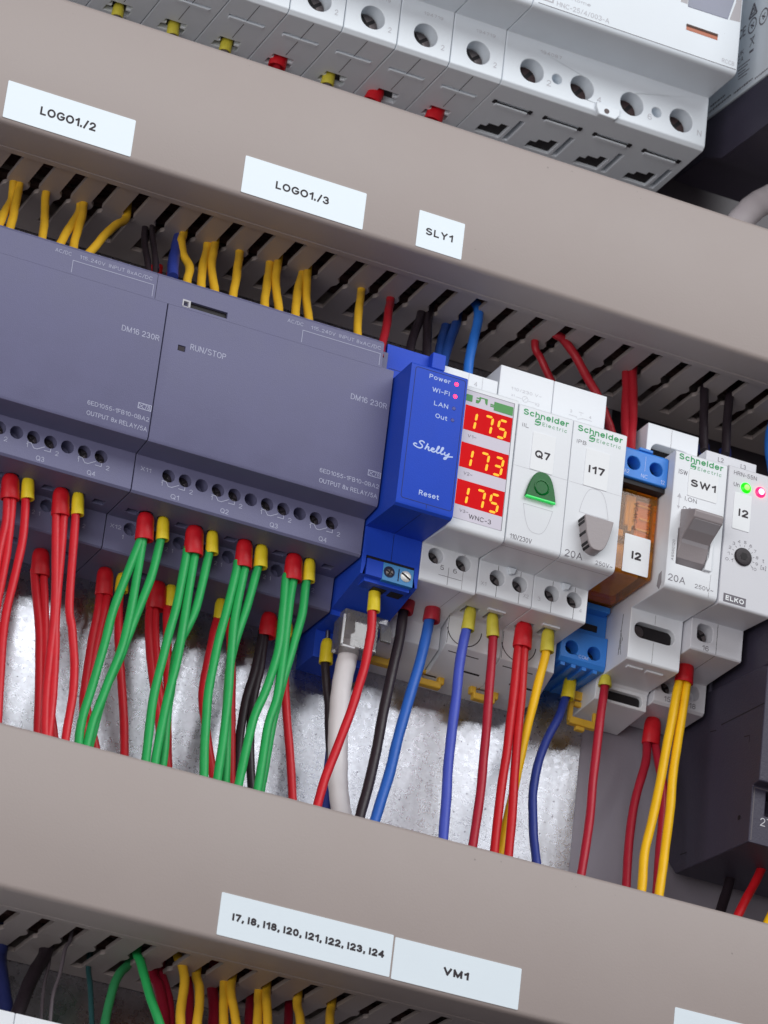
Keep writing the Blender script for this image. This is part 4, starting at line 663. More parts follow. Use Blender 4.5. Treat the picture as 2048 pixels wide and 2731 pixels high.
# white push button / indicator family
def maker_print(t, xo, z, y=0.0):
    t.part('maker_name', text('Schneider', xo + 1.55, xo + 16.5, z - 0.05, 1.95, y - PR, 0.075), 'inkgreen')
    t.part('maker_name', text('Electric', xo + 8.0, xo + 16.1, z - 2.05, 1.15, y - PR, 0.0, space=1.35), 'inkgreen')
    cx, cz = xo + 6.4, z - 1.25
    t.part('maker_sign', join(ribbon([(cx + 1.0, cz + .9), (cx + .1, cz + 1.0), (cx - .6, cz + .6), (cx - .7, cz - .1), (cx - .1, cz - .2), (cx + .5, cz - .1)], 0.36, y - PR), ribbon([(cx - .9, cz - .9), (cx + .2, cz - 1.0), (cx + .8, cz - .6), (cx + .9, cz + .1), (cx + .3, cz + .2), (cx - .3, cz + .1)], 0.36, y - PR)), 'inkgreen')
def acti(xo, label, cat, sub, tag_, tagx):
    t = Thing('control_device', label, cat, (xo + 9, 60, -48), 'white rail devices with green maker print')
    base = [(35.5, -33.0), (36, -33.4), (36, -42.5), (46, -48.0), (60, -48.0)]
    prof = nose(0, 22.6, -22.5, 17, -22.3, -33.0, 42.4, base)
    hs = [(circ(xo + q, 4.2, 2.45, 24), 5.5) for q in (6.2, 13.6)]
    us = [([(xo + q - 2.3, 9.8), (xo + q + 2.3, 9.8), (xo + q + 2.3, 14.6), (xo + q + 1.2, 15.6), (xo + q - 1.2, 15.6), (xo + q - 2.3, 14.6)], 6.0) for q in (4.0, 11.5)]
    H = t.part('housing', prism_x(prof, xo + 0.08, xo + 17.95, {8: hs, 10: us}), 'white', bevel=0.25)
    for q in (6.2, 13.6): screw(t, xo + q, 20.6, -26.5, 2.25, H, ang=random.uniform(0, 3))
    t.part('cover_joint', join(*[ribbon([(xo + q, a), (xo + q, b)], 0.13, 17 - 0.03) for q in (6.2, 13.6) for a, b in ((-22.4, -24.0), (-29.0, -32.6))]), 'seam')
    t.part('front_joint', ribbon([(xo + 0.4, 2.3), (xo + 17.7, 2.3)], 0.09, -0.03), 'inkL')
    t.part('nose_joint', [[(xo + .1, 3.0, -22.56), (xo + 17.9, 3.0, -22.56), (xo + 17.9, 3.14, -22.57), (xo + .1, 3.14, -22.57)], [(0, 1, 2, 3)]], 'seamW')
    t.part('top_joint', ribbon([(xo + .1, 24.2), (xo + 17.9, 24.2)], 0.09, 17 - 0.03), 'inkL')
    t.part('snap_nub', prism_y([(xo + 8.6, -22.5), (xo + 11.6, -22.5), (xo + 11.0, -24.3), (xo + 9.6, -24.6)], 15.6, 17.05), 'whiteB', bevel=0.3)
    t.part('under_ridge', box(xo + 7.6, xo + 13.2, 24.2, 25.6, -33.5, -32.9), 'white', bevel=0.15)
    kc = circ(xo + 5.6, -36.4, 5.6, 40)
    t.part('knockout_ring', join(ribbon(kc[21:40] + kc[0:1], 0.3, 36 - 0.03)), 'seam')
    t.part('base_joint', join(ribbon([(xo + 0.3, -33.5), (xo + 0.3, -42.3)], 0.16, 36 - 0.03), [[(xo + 2, 38, -43.65), (xo + 12, 38, -43.65), (xo + 12, 38.3, -43.8), (xo + 2, 38.3, -43.8)], [(0, 1, 2, 3)]], [[(xo + 7, 43, -46.4), (xo + 15, 43, -46.4), (xo + 15, 43.6, -46.7), (xo + 7, 43.6, -46.7)], [(0, 1, 2, 3)]]), 'seam')
    t.part('rail_clip', clip_geo(xo + 1.7, -46.6, 9.4, 3.6, 48.5), 'clip', bevel=0.5)
    maker_print(t, xo, 19.35)
    t.part('lettering', text(sub, xo + 1.6, xo + 1.6 + (2.1 if sub == 'iIL' else 3.2), 15.25, 1.25, -PR), 'inkG')
    return t
t = acti(109.6, 'white indicator device labelled Q7 with green lamp lens', 'indicator light', 'iIL', 'Q7', 116)
xo = 109.6
ln = t.part('lamp_lens', prism_y(halfoval(118.95, -6.8, 4.95, 8.7), -1.3, 0.02), 'lens', bevel=0.5)
t.part('lens_ring', lathe([(2.5, 0.2), (2.5, -0.12), (2.1, -0.2), (1.9, 0.1)], (118.9, -1.35, -3.0), (0, 1, 0), 28), 'lens', ln, smooth=True)
t.part('lens_edge', prism_y([(114.05, -7.1), (123.9, -7.1), (123.75, -6.45), (114.2, -6.45)], -1.38, -0.3), 'lensrim', ln, bevel=0.2)
lo = [(a, b) for a, b in halfoval(118.9, -9.0, 4.75, -8.4)]
t.part('blank_button_outline', ribbon(lo + [lo[0]], 0.12, -0.04), 'inkL')
t.part('lettering', text('110/230V', 110.9, 118.0, -21.1, 1.55, -PR), 'inkG')
t.part('terminal_print', join(text('X1', 110.7, 112.4, -30.0, 1.2, 17 - PR), text('X2', 124.6, 126.3, -30.2, 1.2, 17 - PR), text('110/230 V~', 113.7, 123.9, 35.2, 0.95, 17 - PR), text('X1', 113.9, 115.0, 33.0, 0.8, 17 - PR), text('X2', 122.0, 123.4, 32.3, 0.9, 17 - PR), ribbon([(115.4, 33.2), (117.4, 33.2)], 0.1, 17 - PR), ribbon(circ(118.6, 33.3, 0.95, 16) + [(119.55, 33.3)], 0.1, 17 - PR), ribbon([(117.9, 32.6), (119.2, 34.0)], 0.1, 17 - PR), ribbon([(119.6, 33.0), (121.8, 33.0)], 0.1, 17 - PR)), 'inkL')
tape('tiny white sticker printed Q7 above the green lens', 114.9, 122.4, 2.5, 14.7, 'Q7', 116.1, 121.0, 6.6, 2.45, 0.1, y=-0.02, group='white stickers on the devices', m='paper')

t = acti(127.6, 'white push button device labelled I17 with grey button', 'push button', 'iPB', 'I17', 133)
xo = 127.6
hb = [(a, b) for a, b in halfoval(136.9, -8.9, 4.75, -10.4)]
bt = t.part('button', prism_y(hb, -4.6, 0.0), 'grey', bevel=0.45)
for k in range(5):
    f = 0.12 + k * 0.145; a = math.pi * (1 - f * 0.46)
    i = int(f * 11); (ax, az), (bx_, bz) = hb[-1 - i], hb[-2 - i]
    cx, cz = (ax * .5 + bx_ * .5), (az * .5 + bz * .5); l = math.hypot(bx_ - ax, bz - az); ux, uz = (bx_ - ax) / l, (bz - az) / l
    P = [(cx + ux * s * 0.42 + uz * q, cz + uz * s * 0.42 - ux * q) for s, q in ((-1, -.12), (1, -.12), (1, .12), (-1, .12))]
    t.part('grip_groove', prism_y(P, -3.9, -0.1), 'dark', bt)
up = halfoval(136.95, -6.5, 4.8, 8.6)
t.part('blank_lens_outline', ribbon(up + [up[0]], 0.12, -0.04), 'inkL')
t.part('lettering', text('20A', 128.9, 134.6, -21.6, 2.2, -PR), 'inkG')
t.part('lettering', text('250V~', 139.0, 144.6, -21.6, 1.3, -PR), 'inkG')
t.part('terminal_print', join(text('3', 129.3, 130.2, -29.9, 1.3, 17 - PR), text('4', 143.0, 143.9, -29.9, 1.2, 17 - PR), text('3', 133.7, 134.4, 33.6, 0.95, 17 - PR), text('4', 140.2, 140.9, 33.4, 0.95, 17 - PR), ribbon([(133.4, 32.7), (136.0, 32.7), (136.0, 32.2)], 0.12, 17 - PR), ribbon([(136.4, 32.0), (138.0, 32.7), (141.2, 32.7)], 0.12, 17 - PR), ribbon([(136.6, 34.5), (138.2, 34.5)], 0.12, 17 - PR), ribbon([(137.4, 34.5), (137.4, 33.5)], 0.1, 17 - PR)), 'inkL')
tape('tiny white sticker printed I17 above the grey button', 132.5, 140.4, 2.4, 14.5, 'I17', 133.8, 139.1, 6.8, 2.5, 0.11, y=-0.02, group='white stickers on the devices', m='paper')

# relay socket and plug-in relay
t = Thing('relay_socket', 'bright blue relay socket holding the amber relay', 'relay socket', (154.3, 60, -38))
A, B = 146.4, 161.9
up = [(22, 21.3), (4.6, 21.3), (4.0, 20.6), (4.0, 11.5), (22, 11.5)]
hs = [(circ(q, 4.2, 2.15, 22), 6.0) for q in (150.3, 157.9)]
H = t.part('upper_terminal', prism_x(up, A, B, {2: hs}), 'sock', bevel=0.35)
t.part('terminal_nub', join(box(151.8, 156.4, 3.9, 9, 21.2, 22.2), box(161.9, 163.0, 6, 12, 14.0, 18.5)), 'sock', bevel=0.3)
t.part('shadow_gap', box(A + .2, B - .2, 5.0, 20, 9.9, 11.4), 'dark')
t.part('terminal_print', join(text('NC', 153.0, 155.2, 12.4, 1.3, 4 - PR), text('12', 159.6, 161.0, 12.2, 1.3, 4 - PR), text('A2', 147.3, 149.0, 12.5, 1.3, 4 - PR), ribbon([(154.1, 14.6), (154.1, 19.6)], 0.12, 4 - PR)), 'inkB')
t.part('socket_back', box(A, B, 38.2, 60, -17.0, 30.0), 'sock')
lowp = [(37.0, -17.9), (37.0, -26.8), (35.0, -27.2), (35.0, -36.6), (36.0, -38.0), (60, -38.0), (60, -17.9)]
hl = [(circ(q, 5.9, 2.15, 22), 6.0) for q in (150.2, 157.7)]
L = t.part('lower_terminal', prism_x(lowp, A, B, {2: hl}), 'sock', bevel=0.35)
t.part('release_slot', box(150.2, 158.6, 36.6, 37.2, -25.4, -23.4), 'dark', L)
t.part('catch', box(147.5, 160.8, 33.0, 37.2, -19.9, -18.0), 'sock', bevel=0.3)
t.part('under_ribs', join(*[box(A + 1 + k * 3.6, A + 2.4 + k * 3.6, 36, 58, -39.0, -38.0) for k in range(4)]), 'sock')
t.part('terminal_print', text('COM', 152.6, 155.8, -35.9, 1.1, 35 - PR), 'inkB')
for q in (150.2, 157.7): screw(t, q, 39.5, -33.1, 1.9, L)
for q in (150.3, 157.9): screw(t, q, 9.0, 16.4, 1.9, H)
t = Thing('plug_in_relay', 'see-through amber relay plugged into the blue socket', 'relay', (154.3, 36, -17.5))
prof = [(8.0, 9.7), (8.0, -17.0), (8.6, -17.6), (37.8, -17.6), (37.8, 9.7)]
t.part('cover', prism_x(prof, A + .25, B - .6), 'amber', bevel=0.4)
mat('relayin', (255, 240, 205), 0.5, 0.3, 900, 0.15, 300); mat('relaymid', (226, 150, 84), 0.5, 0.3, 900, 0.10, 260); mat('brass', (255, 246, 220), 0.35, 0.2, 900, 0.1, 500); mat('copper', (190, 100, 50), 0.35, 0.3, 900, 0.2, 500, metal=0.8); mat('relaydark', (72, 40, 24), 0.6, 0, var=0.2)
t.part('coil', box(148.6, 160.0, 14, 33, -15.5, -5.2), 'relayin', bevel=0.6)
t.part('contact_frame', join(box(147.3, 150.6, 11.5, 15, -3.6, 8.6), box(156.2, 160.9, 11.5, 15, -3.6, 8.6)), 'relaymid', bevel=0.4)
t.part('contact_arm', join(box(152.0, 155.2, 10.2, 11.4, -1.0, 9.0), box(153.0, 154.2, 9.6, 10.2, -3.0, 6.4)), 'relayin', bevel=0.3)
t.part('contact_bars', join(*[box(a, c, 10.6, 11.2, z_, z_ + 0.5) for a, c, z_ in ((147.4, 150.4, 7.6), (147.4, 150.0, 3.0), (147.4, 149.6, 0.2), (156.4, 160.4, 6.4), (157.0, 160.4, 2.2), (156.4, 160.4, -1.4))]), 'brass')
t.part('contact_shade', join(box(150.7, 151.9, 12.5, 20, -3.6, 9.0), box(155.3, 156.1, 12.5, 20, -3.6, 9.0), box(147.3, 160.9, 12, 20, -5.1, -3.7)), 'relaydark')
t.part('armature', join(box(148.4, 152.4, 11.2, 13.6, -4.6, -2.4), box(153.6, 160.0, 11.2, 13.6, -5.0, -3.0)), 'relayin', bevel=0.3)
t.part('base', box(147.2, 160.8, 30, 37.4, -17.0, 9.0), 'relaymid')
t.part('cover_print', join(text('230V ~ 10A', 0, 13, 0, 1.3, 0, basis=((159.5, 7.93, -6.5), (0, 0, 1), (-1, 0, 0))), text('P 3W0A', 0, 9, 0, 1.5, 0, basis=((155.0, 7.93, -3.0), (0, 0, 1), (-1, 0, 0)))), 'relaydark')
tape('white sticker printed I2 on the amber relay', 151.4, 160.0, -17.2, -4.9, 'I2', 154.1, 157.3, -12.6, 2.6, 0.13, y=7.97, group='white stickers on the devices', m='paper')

# toggle switch device
t = Thing('toggle_switch', 'white isolating switch labelled SW1 with grey toggle lever', 'switch', (171, 60, -46))
xa, xb = 162.0, 179.55
base = [(40, -38.3), (41, -39.2), (41, -44.5), (60, -46)]
prof = nose(0, 22.9, -22.3, 21, -21.6, -38.2, 40.4, base)
slot = [(rrect(163.6, 177.2, 3.8, 8.8, 2.45, 6), 7.0)]
n_ = len(prof)
upslot = [(rrect(163.6, 177.2, 6.4, 11.8, 2.65, 6), 7.0)]
low2 = [(rrect(165.0, 178.0, 0.9, 4.4, 1.6, 5), 4.0)]
front = [([(165.0, 24.5), (175.2, 24.5), (175.2, 36.1), (165.0, 36.1)], 6.5)]
fro = [([(a, s - 0.0) for a, s in p], d) for p, d in front]
H = t.part('housing', prism_x(prof, xa, xb, {8: slot, 12: low2, 2: fro, n_ - 1: upslot}), 'white', bevel=0.3)
t.part('slot_shade', join(box(163.9, 176.9, 23.2, 24.2, -30.4, -25.6), box(163.9, 176.9, 25.0, 26.0, 28.7, 33.9), box(165.4, 177.6, 42.6, 43.2, -43.4, -40.2)), 'dark', H)  # dark plates set in the slots to imitate the shade inside
t.part('clamp_screw', lathe([(2.0, 1), (2.0, 0.1), (1.6, 0)], (165.6, 22.9, -28.0), (0, 1, 0), 16), 'metalD', H, smooth=True)
lever = [(5.5, 3.0), (0.2, 4.2), (-9.0, 0.9), (-9.6, 0.2), (-9.0, -1.8), (-3.0, -5.2), (-1.4, -6.4), (-0.6, -8.6), (0.6, -11.4), (4.0, -13.2), (6.2, -13.2)]
lv = t.part('lever', prism_x(lever, 165.25, 175.0), 'grey', bevel=0.4)
t.part('lever_step', prism_x([(-8.8, -2.0), (-2.0, -5.7), (-1.0, -7.4), (2.0, -8.4), (2.0, -2.0)], 165.6, 174.7), 'greyP', lv, bevel=0.3)
t.part('lever_guard', prism_y([(175.6, -2.0), (176.6, -1.6), (176.6, -13.6), (174.2, -13.6), (174.6, -11.4), (175.4, -9.0)], -0.8, 0.02), 'white', bevel=0.2)
t.part('cover_joint', join(ribbon([(170.2, -22), (170.2, -25)], 0.14, 21 - .03), ribbon([(170.2, -30.9), (170.2, -37.6)], 0.14, 21 - .03), ribbon([(170.2, 24), (170.2, 40)], 0.12, 21 - .03), ribbon([(176.9, -14.2), (176.6, -21.8)], 0.1, -.03), ribbon([(176.2, 18.2), (175.8, 8.9)], 0.08, -.03)), 'seamW')
t.part('under_ridge', join(box(164.4, 169.6, 25.0, 26.8, -38.75, -38.1), box(170.8, 176.4, 25.0, 26.8, -38.75, -38.1)), 'white', bevel=0.2)
t.part('side_notch', prism_x([(2.2, -20.2), (3.6, -22.0), (5.4, -20.2), (4.6, -16.6), (2.6, -16.0)], xa - 0.06, xa + 0.5), 'seamW', bevel=0.2)
maker_print(t, 161.6, 20.15)
t.part('lettering', text('iSW', 163.4, 166.4, 15.3, 1.5, -PR), 'inkG')
t.part('lettering', join(text('I.ON', 166.2, 170.2, 7.1, 1.4, -PR), text('O.OFF', 165.8, 170.9, 3.8, 1.4, -PR)), 'inkG')
t.part('arrow_print', join(ribbon([(164.3, 8.6), (164.3, 3.9)], 0.14, -PR), prism_y([(163.6, 7.6), (165.0, 7.6), (164.3, 9.0)], -PR, 0), prism_y([(163.8, 4.8), (164.8, 4.8), (164.3, 3.8)], -PR, 0)), 'inkL')
t.part('lettering', text('20A', 162.9, 168.6, -19.8, 2.2, -PR), 'inkG')
t.part('lettering', text('250V~', 171.9, 178.1, -19.9, 1.35, -PR), 'inkG')
t.part('lettering', text('A9S60120', 0, 6.7, 0, 0.85, 0, basis=((164.2, -PR, -13.2), (0, 0, 1), (-1, 0, 0))), 'inkG')
t.part('rail_clip', join(box(158.0, 168.0, 50, 51.5, -42.4, -39.6), box(158.0, 159.6, 50, 51.5, -49.8, -42.4), box(166.4, 168.0, 50, 51.5, -49.8, -42.4), box(159.6, 166.4, 50, 51.5, -44.6, -42.9), box(158.4, 167.6, 49.6, 51.9, -50.6, -48.2), box(161, 164, 50, 52, -52, -50.6)), 'clip', bevel=0.35)
t.part('side_scribble', join(*[(lambda P: ([(xa - 0.05, y, z) for y, z in P], [(0, 1, 2, 3)]))(q) for q in ([(26, -22), (26.3, -22), (27.5, -35), (27.2, -35)], [(27, -27), (27.2, -27), (25.4, -31), (25.2, -31)], [(25.2, -30), (25.4, -30), (27.2, -33.5), (27.0, -33.5)], [(26.8, -29), (27.0, -29), (25.8, -35.4), (25.6, -35.4)])]), 'ink')
tape('white sticker printed SW1 above the toggle lever', 166.8, 176.8, 9.0, 17.9, 'SW1', 167.6, 176.1, 12.3, 2.35, 0.1, y=-0.02, group='white stickers on the devices', m='paper')

# timer relay
t = Thing('timer_relay', 'light grey monitoring relay with green and red lamps and a black dial', 'monitoring relay', (189, 60, -42))
xa, xb = 180.15, 197.7
base = [(30, -31.6), (37.6, -31.8), (38, -32.2), (38, -41.0), (39, -41.8), (60, -41.8)]
prof = nose(0, 23.4, -22.5, 16.4, -21.2, -31.5, 34.6, base, r=0.9)
op = [(rrect(182.2, 187.4, 1.4, 7.0, 1.6, 5), 5.0)]
op2 = [(circ(184.4, 3.6, 2.1, 20), 4.0), (circ(193.0, 3.4, 2.5, 20), 4.0)]
H = t.part('housing', prism_x(prof, xa, xb, {8: op, 13: op2}), 'greyE', bevel=0.3)
screw(t, 184.6, 19.6, -25.4, 2.2, H); screw(t, 184.4, 40.5, -35.8, 2.0, H)
t.part('side_joint', join(ribbon([(188.9, -21.4), (188.9, -31.2)], 0.14, 16.4 - .03), [[(188.84, 17.0, -31.55), (188.97, 17.0, -31.55), (188.97, 29.5, -31.65), (188.84, 29.5, -31.65)], [(0, 1, 2, 3)]]), 'seam')
for x, m1_, m2_, lb in ((186.2, 'ledG', 'ledGh', None), (191.15, 'ledR', 'ledHot', None)):
    l = t.part('status_lamp', lathe([(1.75, 0.3), (1.75, -0.1), (1.35, -0.6), (0.6, -0.9)], (x, 0, 17.05), (0, 1, 0), 20), m1_, smooth=True)
    t.part('lamp_core', lathe([(1.0, 0.1), (0.9, -0.2), (0.3, -0.3)], (x, -0.72, 17.0), (0, 1, 0), 16), m2_, l, smooth=True)
k = t.part('dial', lathe([(2.9, 0.3), (2.9, -0.3), (2.6, -0.7), (1.9, -0.8), (0.4, -0.75)], (187.0, 0, -5.6), (0, 1, 0), 30), 'knob', smooth=True)
t.part('dial_slot', prism_y(circ(187.0, -5.6, 1.25, 6), -0.86, -0.5), 'dark', k)
tk = []
for i in range(11):
    a = math.radians(205 - i * 24); tk.append(ribbon([(187 + 3.4 * math.cos(a), -5.6 + 3.4 * math.sin(a)), (187 + 4.0 * math.cos(a), -5.6 + 4.0 * math.sin(a))], 0.13, -PR))
nums = ['0.1', '1', '2', '3', '4', '5', '6', '7', '8', '9', '10']
for i, s in enumerate(nums):
    a = math.radians(205 - i * 24); cx, cz = 187 + 4.9 * math.cos(a), -5.6 + 4.9 * math.sin(a); w = 0.45 * len(s); tk.append(text(s, cx - w, cx + w * 0.9, cz - 0.45, 0.95, -PR))
t.part('dial_scale', join(*tk), 'inkG')
t.part('lettering', join(text('HRN-55N', 181.8, 189.6, 20.4, 1.35, -PR), text('Un', 182.0, 184.0, 16.6, 1.4, -PR), text('t', 193.6, 194.2, -5.5, 1.2, -PR), text('[s]', 193.2, 195.0, -7.8, 1.2, -PR)), 'inkG')
nb = t.part('name_badge', prism_y(rect(181.6, 189.15, -21.45, -18.75), -0.08, 0.02), 'inkG')
t.part('lettering', text('ELKO', 182.3, 188.5, -20.85, 1.55, -0.08 - PR, 0.09), 'paper', nb)
t.part('terminal_print', join(text('16', 184.2, 186.4, -31.0, 1.7, 16.4 - PR), text('15', 183.6, 185.8, -40.6, 1.7, 38 - PR), text('18', 192.2, 194.4, -40.6, 1.7, 38 - PR), text('L2', 184.3, 186.2, 31.8, 1.5, 16.4 - PR), text('L3', 192.2, 194.0, 31.8, 1.5, 16.4 - PR)), 'inkG')
t.part('vent_slots', join(*[[[(xa - 0.04, y, -33.5), (xa - 0.04, y + 1.1, -33.5), (xa - 0.04, y + 1.1, -38.2), (xa - 0.04, y, -38.2)], [(0, 1, 2, 3)]] for y in (40.5, 42.6, 44.7, 46.8, 48.9, 51.0, 53.1)]), 'seam')
tape('narrow white sticker printed I2 below the green lamp', 182.5, 188.4, 2.8, 14.8, 'I2', 184.3, 187.6, 7.2, 2.5, 0.11, y=-0.02, group='white stickers on the devices', m='paper')

# dark contactor at the right edge
t = Thing('contactor', 'dark grey contactor marked 2T1 at the right edge', 'contactor', (222, 60, -91))
prof = [(60, 30), (60, -81.0), (53, -88.0), (6.9, -91.0), (6.9, -73.2), (3.0, -73.0), (3.0, -36.2), (6, -35.4), (40, -32.6), (42, 30)]
H = t.part('housing', prism_x(prof, 199.6, 246, {3: [(rect(204.5, 212.0, 9.2, 16.8), 7.0)]}), 'contactor', bevel=0.5)
t.part('upper_body', box(200.6, 245, -4, 42, -35.0, 28), 'contactor', bevel=0.6)
sx_ = 199.55
def side_strip(P, w):
    V, F = [], []
    for (a, b), (c, d) in zip(P, P[1:]):
        l = math.hypot(c - a, d - b); ny, nz = -(d - b) / l * w / 2, (c - a) / l * w / 2; n = len(V)
        V += [(sx_, a + ny, b + nz), (sx_, c + ny, d + nz), (sx_, c - ny, d - nz), (sx_, a - ny, b - nz)]; F.append((n, n + 1, n + 2, n + 3))
    return V, F
t.part('side_groove', join(side_strip([(30, -46.8), (3, -48.4)], 0.35), side_strip([(14.5, -55.6), (11, -56.2), (11, -58.6)], 0.25), side_strip([(37, -46.8), (33, -47.6)], 0.3), side_strip([(50.5, -82.6), (46, -83.2)], 0.35)), 'dark')
t.part('side_pin', lathe([(0.8, 0.1), (0.8, -0.05), (0.2, -0.06)], (199.55, 13.8, -81.5), (1, 0, 0), 12), 'dark')
t.part('face_rim', join(ribbon([(200.4, -90.4), (200.4, -73.8), (246, -73.8)], 0.35, 6.9 - .03)), 'enclosure')
t.part('lettering', text('2T1', 203.0, 208.4, -85.2, 2.6, 6.9 - PR), 'inkL')

# ---- top row: breakers and residual current devices -------------------------------
def breaker_prof(zb=137.6, yn=-0.7, zn=156.2):
    P = [(17.4, 210), (yn + .5, 210), (yn, 209.5)]
    for k in range(5):
        a = math.radians(180 + 90 * k / 4); P.append((yn + 1.8 + 1.8 * math.cos(a), zn + 1.8 + 1.8 * math.sin(a)))
    P += [(17.4, 156.6), (17.4, zb + 1.2), (18.6, zb), (60, zb), (60, 210)]
    return P
def breaker(xo, label, num):
    t = Thing('circuit_breaker', label, 'circuit breaker', (xo + 9, 60, 137.6), 'white circuit breakers in the top row')
    cr_ = [([(xo + a, s) for a, s in ((5.6, 24.0), (12.4, 24.0), (12.4, 26.0), (11.2, 26.0), (11.2, 27.2), (13.0, 27.2), (13.0, 30), (5.0, 30), (5.0, 27.2), (6.6, 27.2), (6.6, 26), (5.6, 26))], 13.0)]
    us = [([(xo + 3.2, 10.4), (xo + 15.0, 10.4), (xo + 15.0, 11.4), (xo + 3.2, 11.4)], 1.0)] + cr_
    H = t.part('housing', prism_x(breaker_prof(), xo + 0.12, xo + 17.9, {8: [(circ(xo + 9.2, 11.2, 4.0, 28), 9.0)], 10: us}), 'whiteB', bevel=0.3)
    screw(t, xo + 9.2, 22.5, 145.4, 3.6, H, ang=0.7, material='metalD')
    t.part('entry_shade', box(xo + 5.1, xo + 12.9, 41.9, 48.3, 139.2, 139.6), 'dark', H)  # dark liner that paints the shade inside the cutout
    t.part('under_flap', box(xo + 3.4, xo + 14.8, 29.6, 31.0, 137.15, 137.7), 'whiteB', bevel=0.12)
    t.part('under_joint', [[(xo + 8.9, 19, 137.55), (xo + 9.1, 19, 137.55), (xo + 9.1, 41, 137.55), (xo + 8.9, 41, 137.55)], [(0, 1, 2, 3)]], 'seam')
    t.part('lettering', join(text('2', xo + 14.6, xo + 15.7, 142.0, 1.9, 17.4 - PR)), 'inkL')
    t.part('serial_print', text(num, xo + 7.6, xo + 14.2, 152.4, 1.1, 17.4 - PR), 'inkL')
pos = ['leftmost visible', 'second visible', 'third visible', 'fourth', 'fifth', 'sixth', 'seventh']
for k in range(-4, 4):
    xo = 27.7 + 18 * (k - 0)
    breaker(xo, None or ('white breaker next to the four-pole residual current device' if k == 3 else 'white breaker in the top row, %s from the four-pole residual current device' % {2: 'second', 1: 'third', 0: 'fourth', -1: 'fifth', -2: 'sixth', -3: 'seventh', -4: 'eighth'}[k]), '194719')
xo = 99.75
t = Thing('residual_current_breaker', 'four-pole white residual current breaker with terminals 2, 4, 6 and N', 'circuit breaker', (136, 60, 137.6))
hx = [109.5, 127.05, 144.6, 162.15]
hs = [(circ(q, 11.2, 4.05, 30), 6.5) for q in hx] + [(circ(q, 11.2, 1.7, 16), 5.0) for q in (118.25, 153.4)]
us = []
for q in hx:
    us.append(([(q - 7.0, 9.4), (q + 5.4, 9.4), (q + 5.4, 10.6), (q - 7.0, 10.6)], 1.2))
    us.append(([(q + 5.4, 16.5), (q + 7.0, 16.5), (q + 7.0, 30), (q + 5.4, 30)], 6.0))
    us.append(([(q + 13.4 - 8, 22.5) if False else (q - 2.2, 23.5), (q + 1.2, 23.5), (q + 1.2, 21.6), (q + 4.0, 21.6), (q + 4.0, 30), (q - 4.2, 30), (q - 4.2, 25.6), (q - 2.2, 25.6)], 15.0))
H = t.part('housing', prism_x(breaker_prof(), xo, 171.2, {8: hs, 10: us}), 'whiteB', bevel=0.35)
for q in hx:
    screw(t, q, 22.9, 145.4, 3.9, H, ang=0.9, material='relaybrown')
    t.part('entry_shade', join(box(q - 4.1, q + 3.9, 44.3, 48.5, 138.6, 138.9), box(q - 2.1, q + 1.1, 42.2, 44.3, 138.6, 138.9), box(q + 1.1, q + 3.9, 40.3, 44.3, 138.61, 138.9)), 'dark', H)  # dark liners painting in the shade of the terminal cutouts
    t.part('under_flap', join(box(q - 6.4, q + 4.8, 28.9, 30.4, 136.9, 137.7)), 'whiteB', bevel=0.12)
    t.part('flap_gap', join(box(q - 7.4, q - 6.4, 27.4, 29.2, 137.2, 137.55), box(q + 4.8, q + 6.0, 27.4, 29.2, 137.2, 137.55), box(q - 6.6, q + 5.0, 28.3, 28.8, 137.4, 137.56)), 'dark', H)
tb_ = t.part('seal_tab', prism_y([(132.0, 139.9), (133.2, 137.5), (139.0, 137.3), (140.4, 139.2), (140.4, 141.6), (132.0, 141.8)], 16.4, 18.4), 'whiteB', bevel=0.4)
t.part('tab_hole', lathe([(0.9, 0.1), (0.9, -0.02), (0.2, -0.03)], (135.7, 16.35, 139.2), (0, 1, 0), 14), 'holein', tb_)
t.part('front_line', ribbon([(101.4, 157.9), (170.8, 157.9)], 0.22, -0.7 - .03), 'inkG')
w_ = t.part('test_window', prism_y([(152.2, 174.5), (166.4, 174.8), (168.4, 183.5), (168.4, 205), (152.2, 205)], -0.85, -0.6), 'window', bevel=0.1)
t.part('window_border', join(prism_y(rect(149.6, 152.0, 175.4, 205), -0.75, -0.6), prism_y([(167.0, 175.0), (170.8, 175.4), (170.8, 205), (168.8, 205), (168.8, 182)], -0.75, -0.6)), 'greyP')
t.part('status_slot', prism_y(rect(152.3, 163.4, 166.1, 168.2), -0.78, -0.6), 'orangeW')
t.part('status_shade', prism_y(rect(152.3, 163.4, 167.4, 168.25), -0.9, -0.6), 'relaydark')
t.part('lettering', join(text('HNC-25/4/003-A', 107.6, 125.8, 158.9, 1.75, -0.7 - PR)), 'inkL')
t.part('lettering', join(text('Home', 112.5, 119.0, 162.6, 1.1, -0.7 - PR), text('RCCB', 165.6, 170.0, 158.9, 1.5, -0.7 - PR)), 'inkL')
t.part('print_block', ribbon([(102.6, 159.6), (106.2, 159.6), (106.2, 162.4), (102.6, 162.4), (102.6, 159.6)], 0.5, -0.7 - PR), 'inkL')
for s, q in (('2', 114.8), ('4', 132.4), ('6', 150.3), ('N', 168.0)):
    t.part('lettering', text(s, q, q + 1.5, 141.9, 2.1, 17.4 - PR), 'inkL')
t.part('serial_print', text('194087', 111.6, 119.0, 152.6, 1.2, 17.4 - PR), 'inkL')
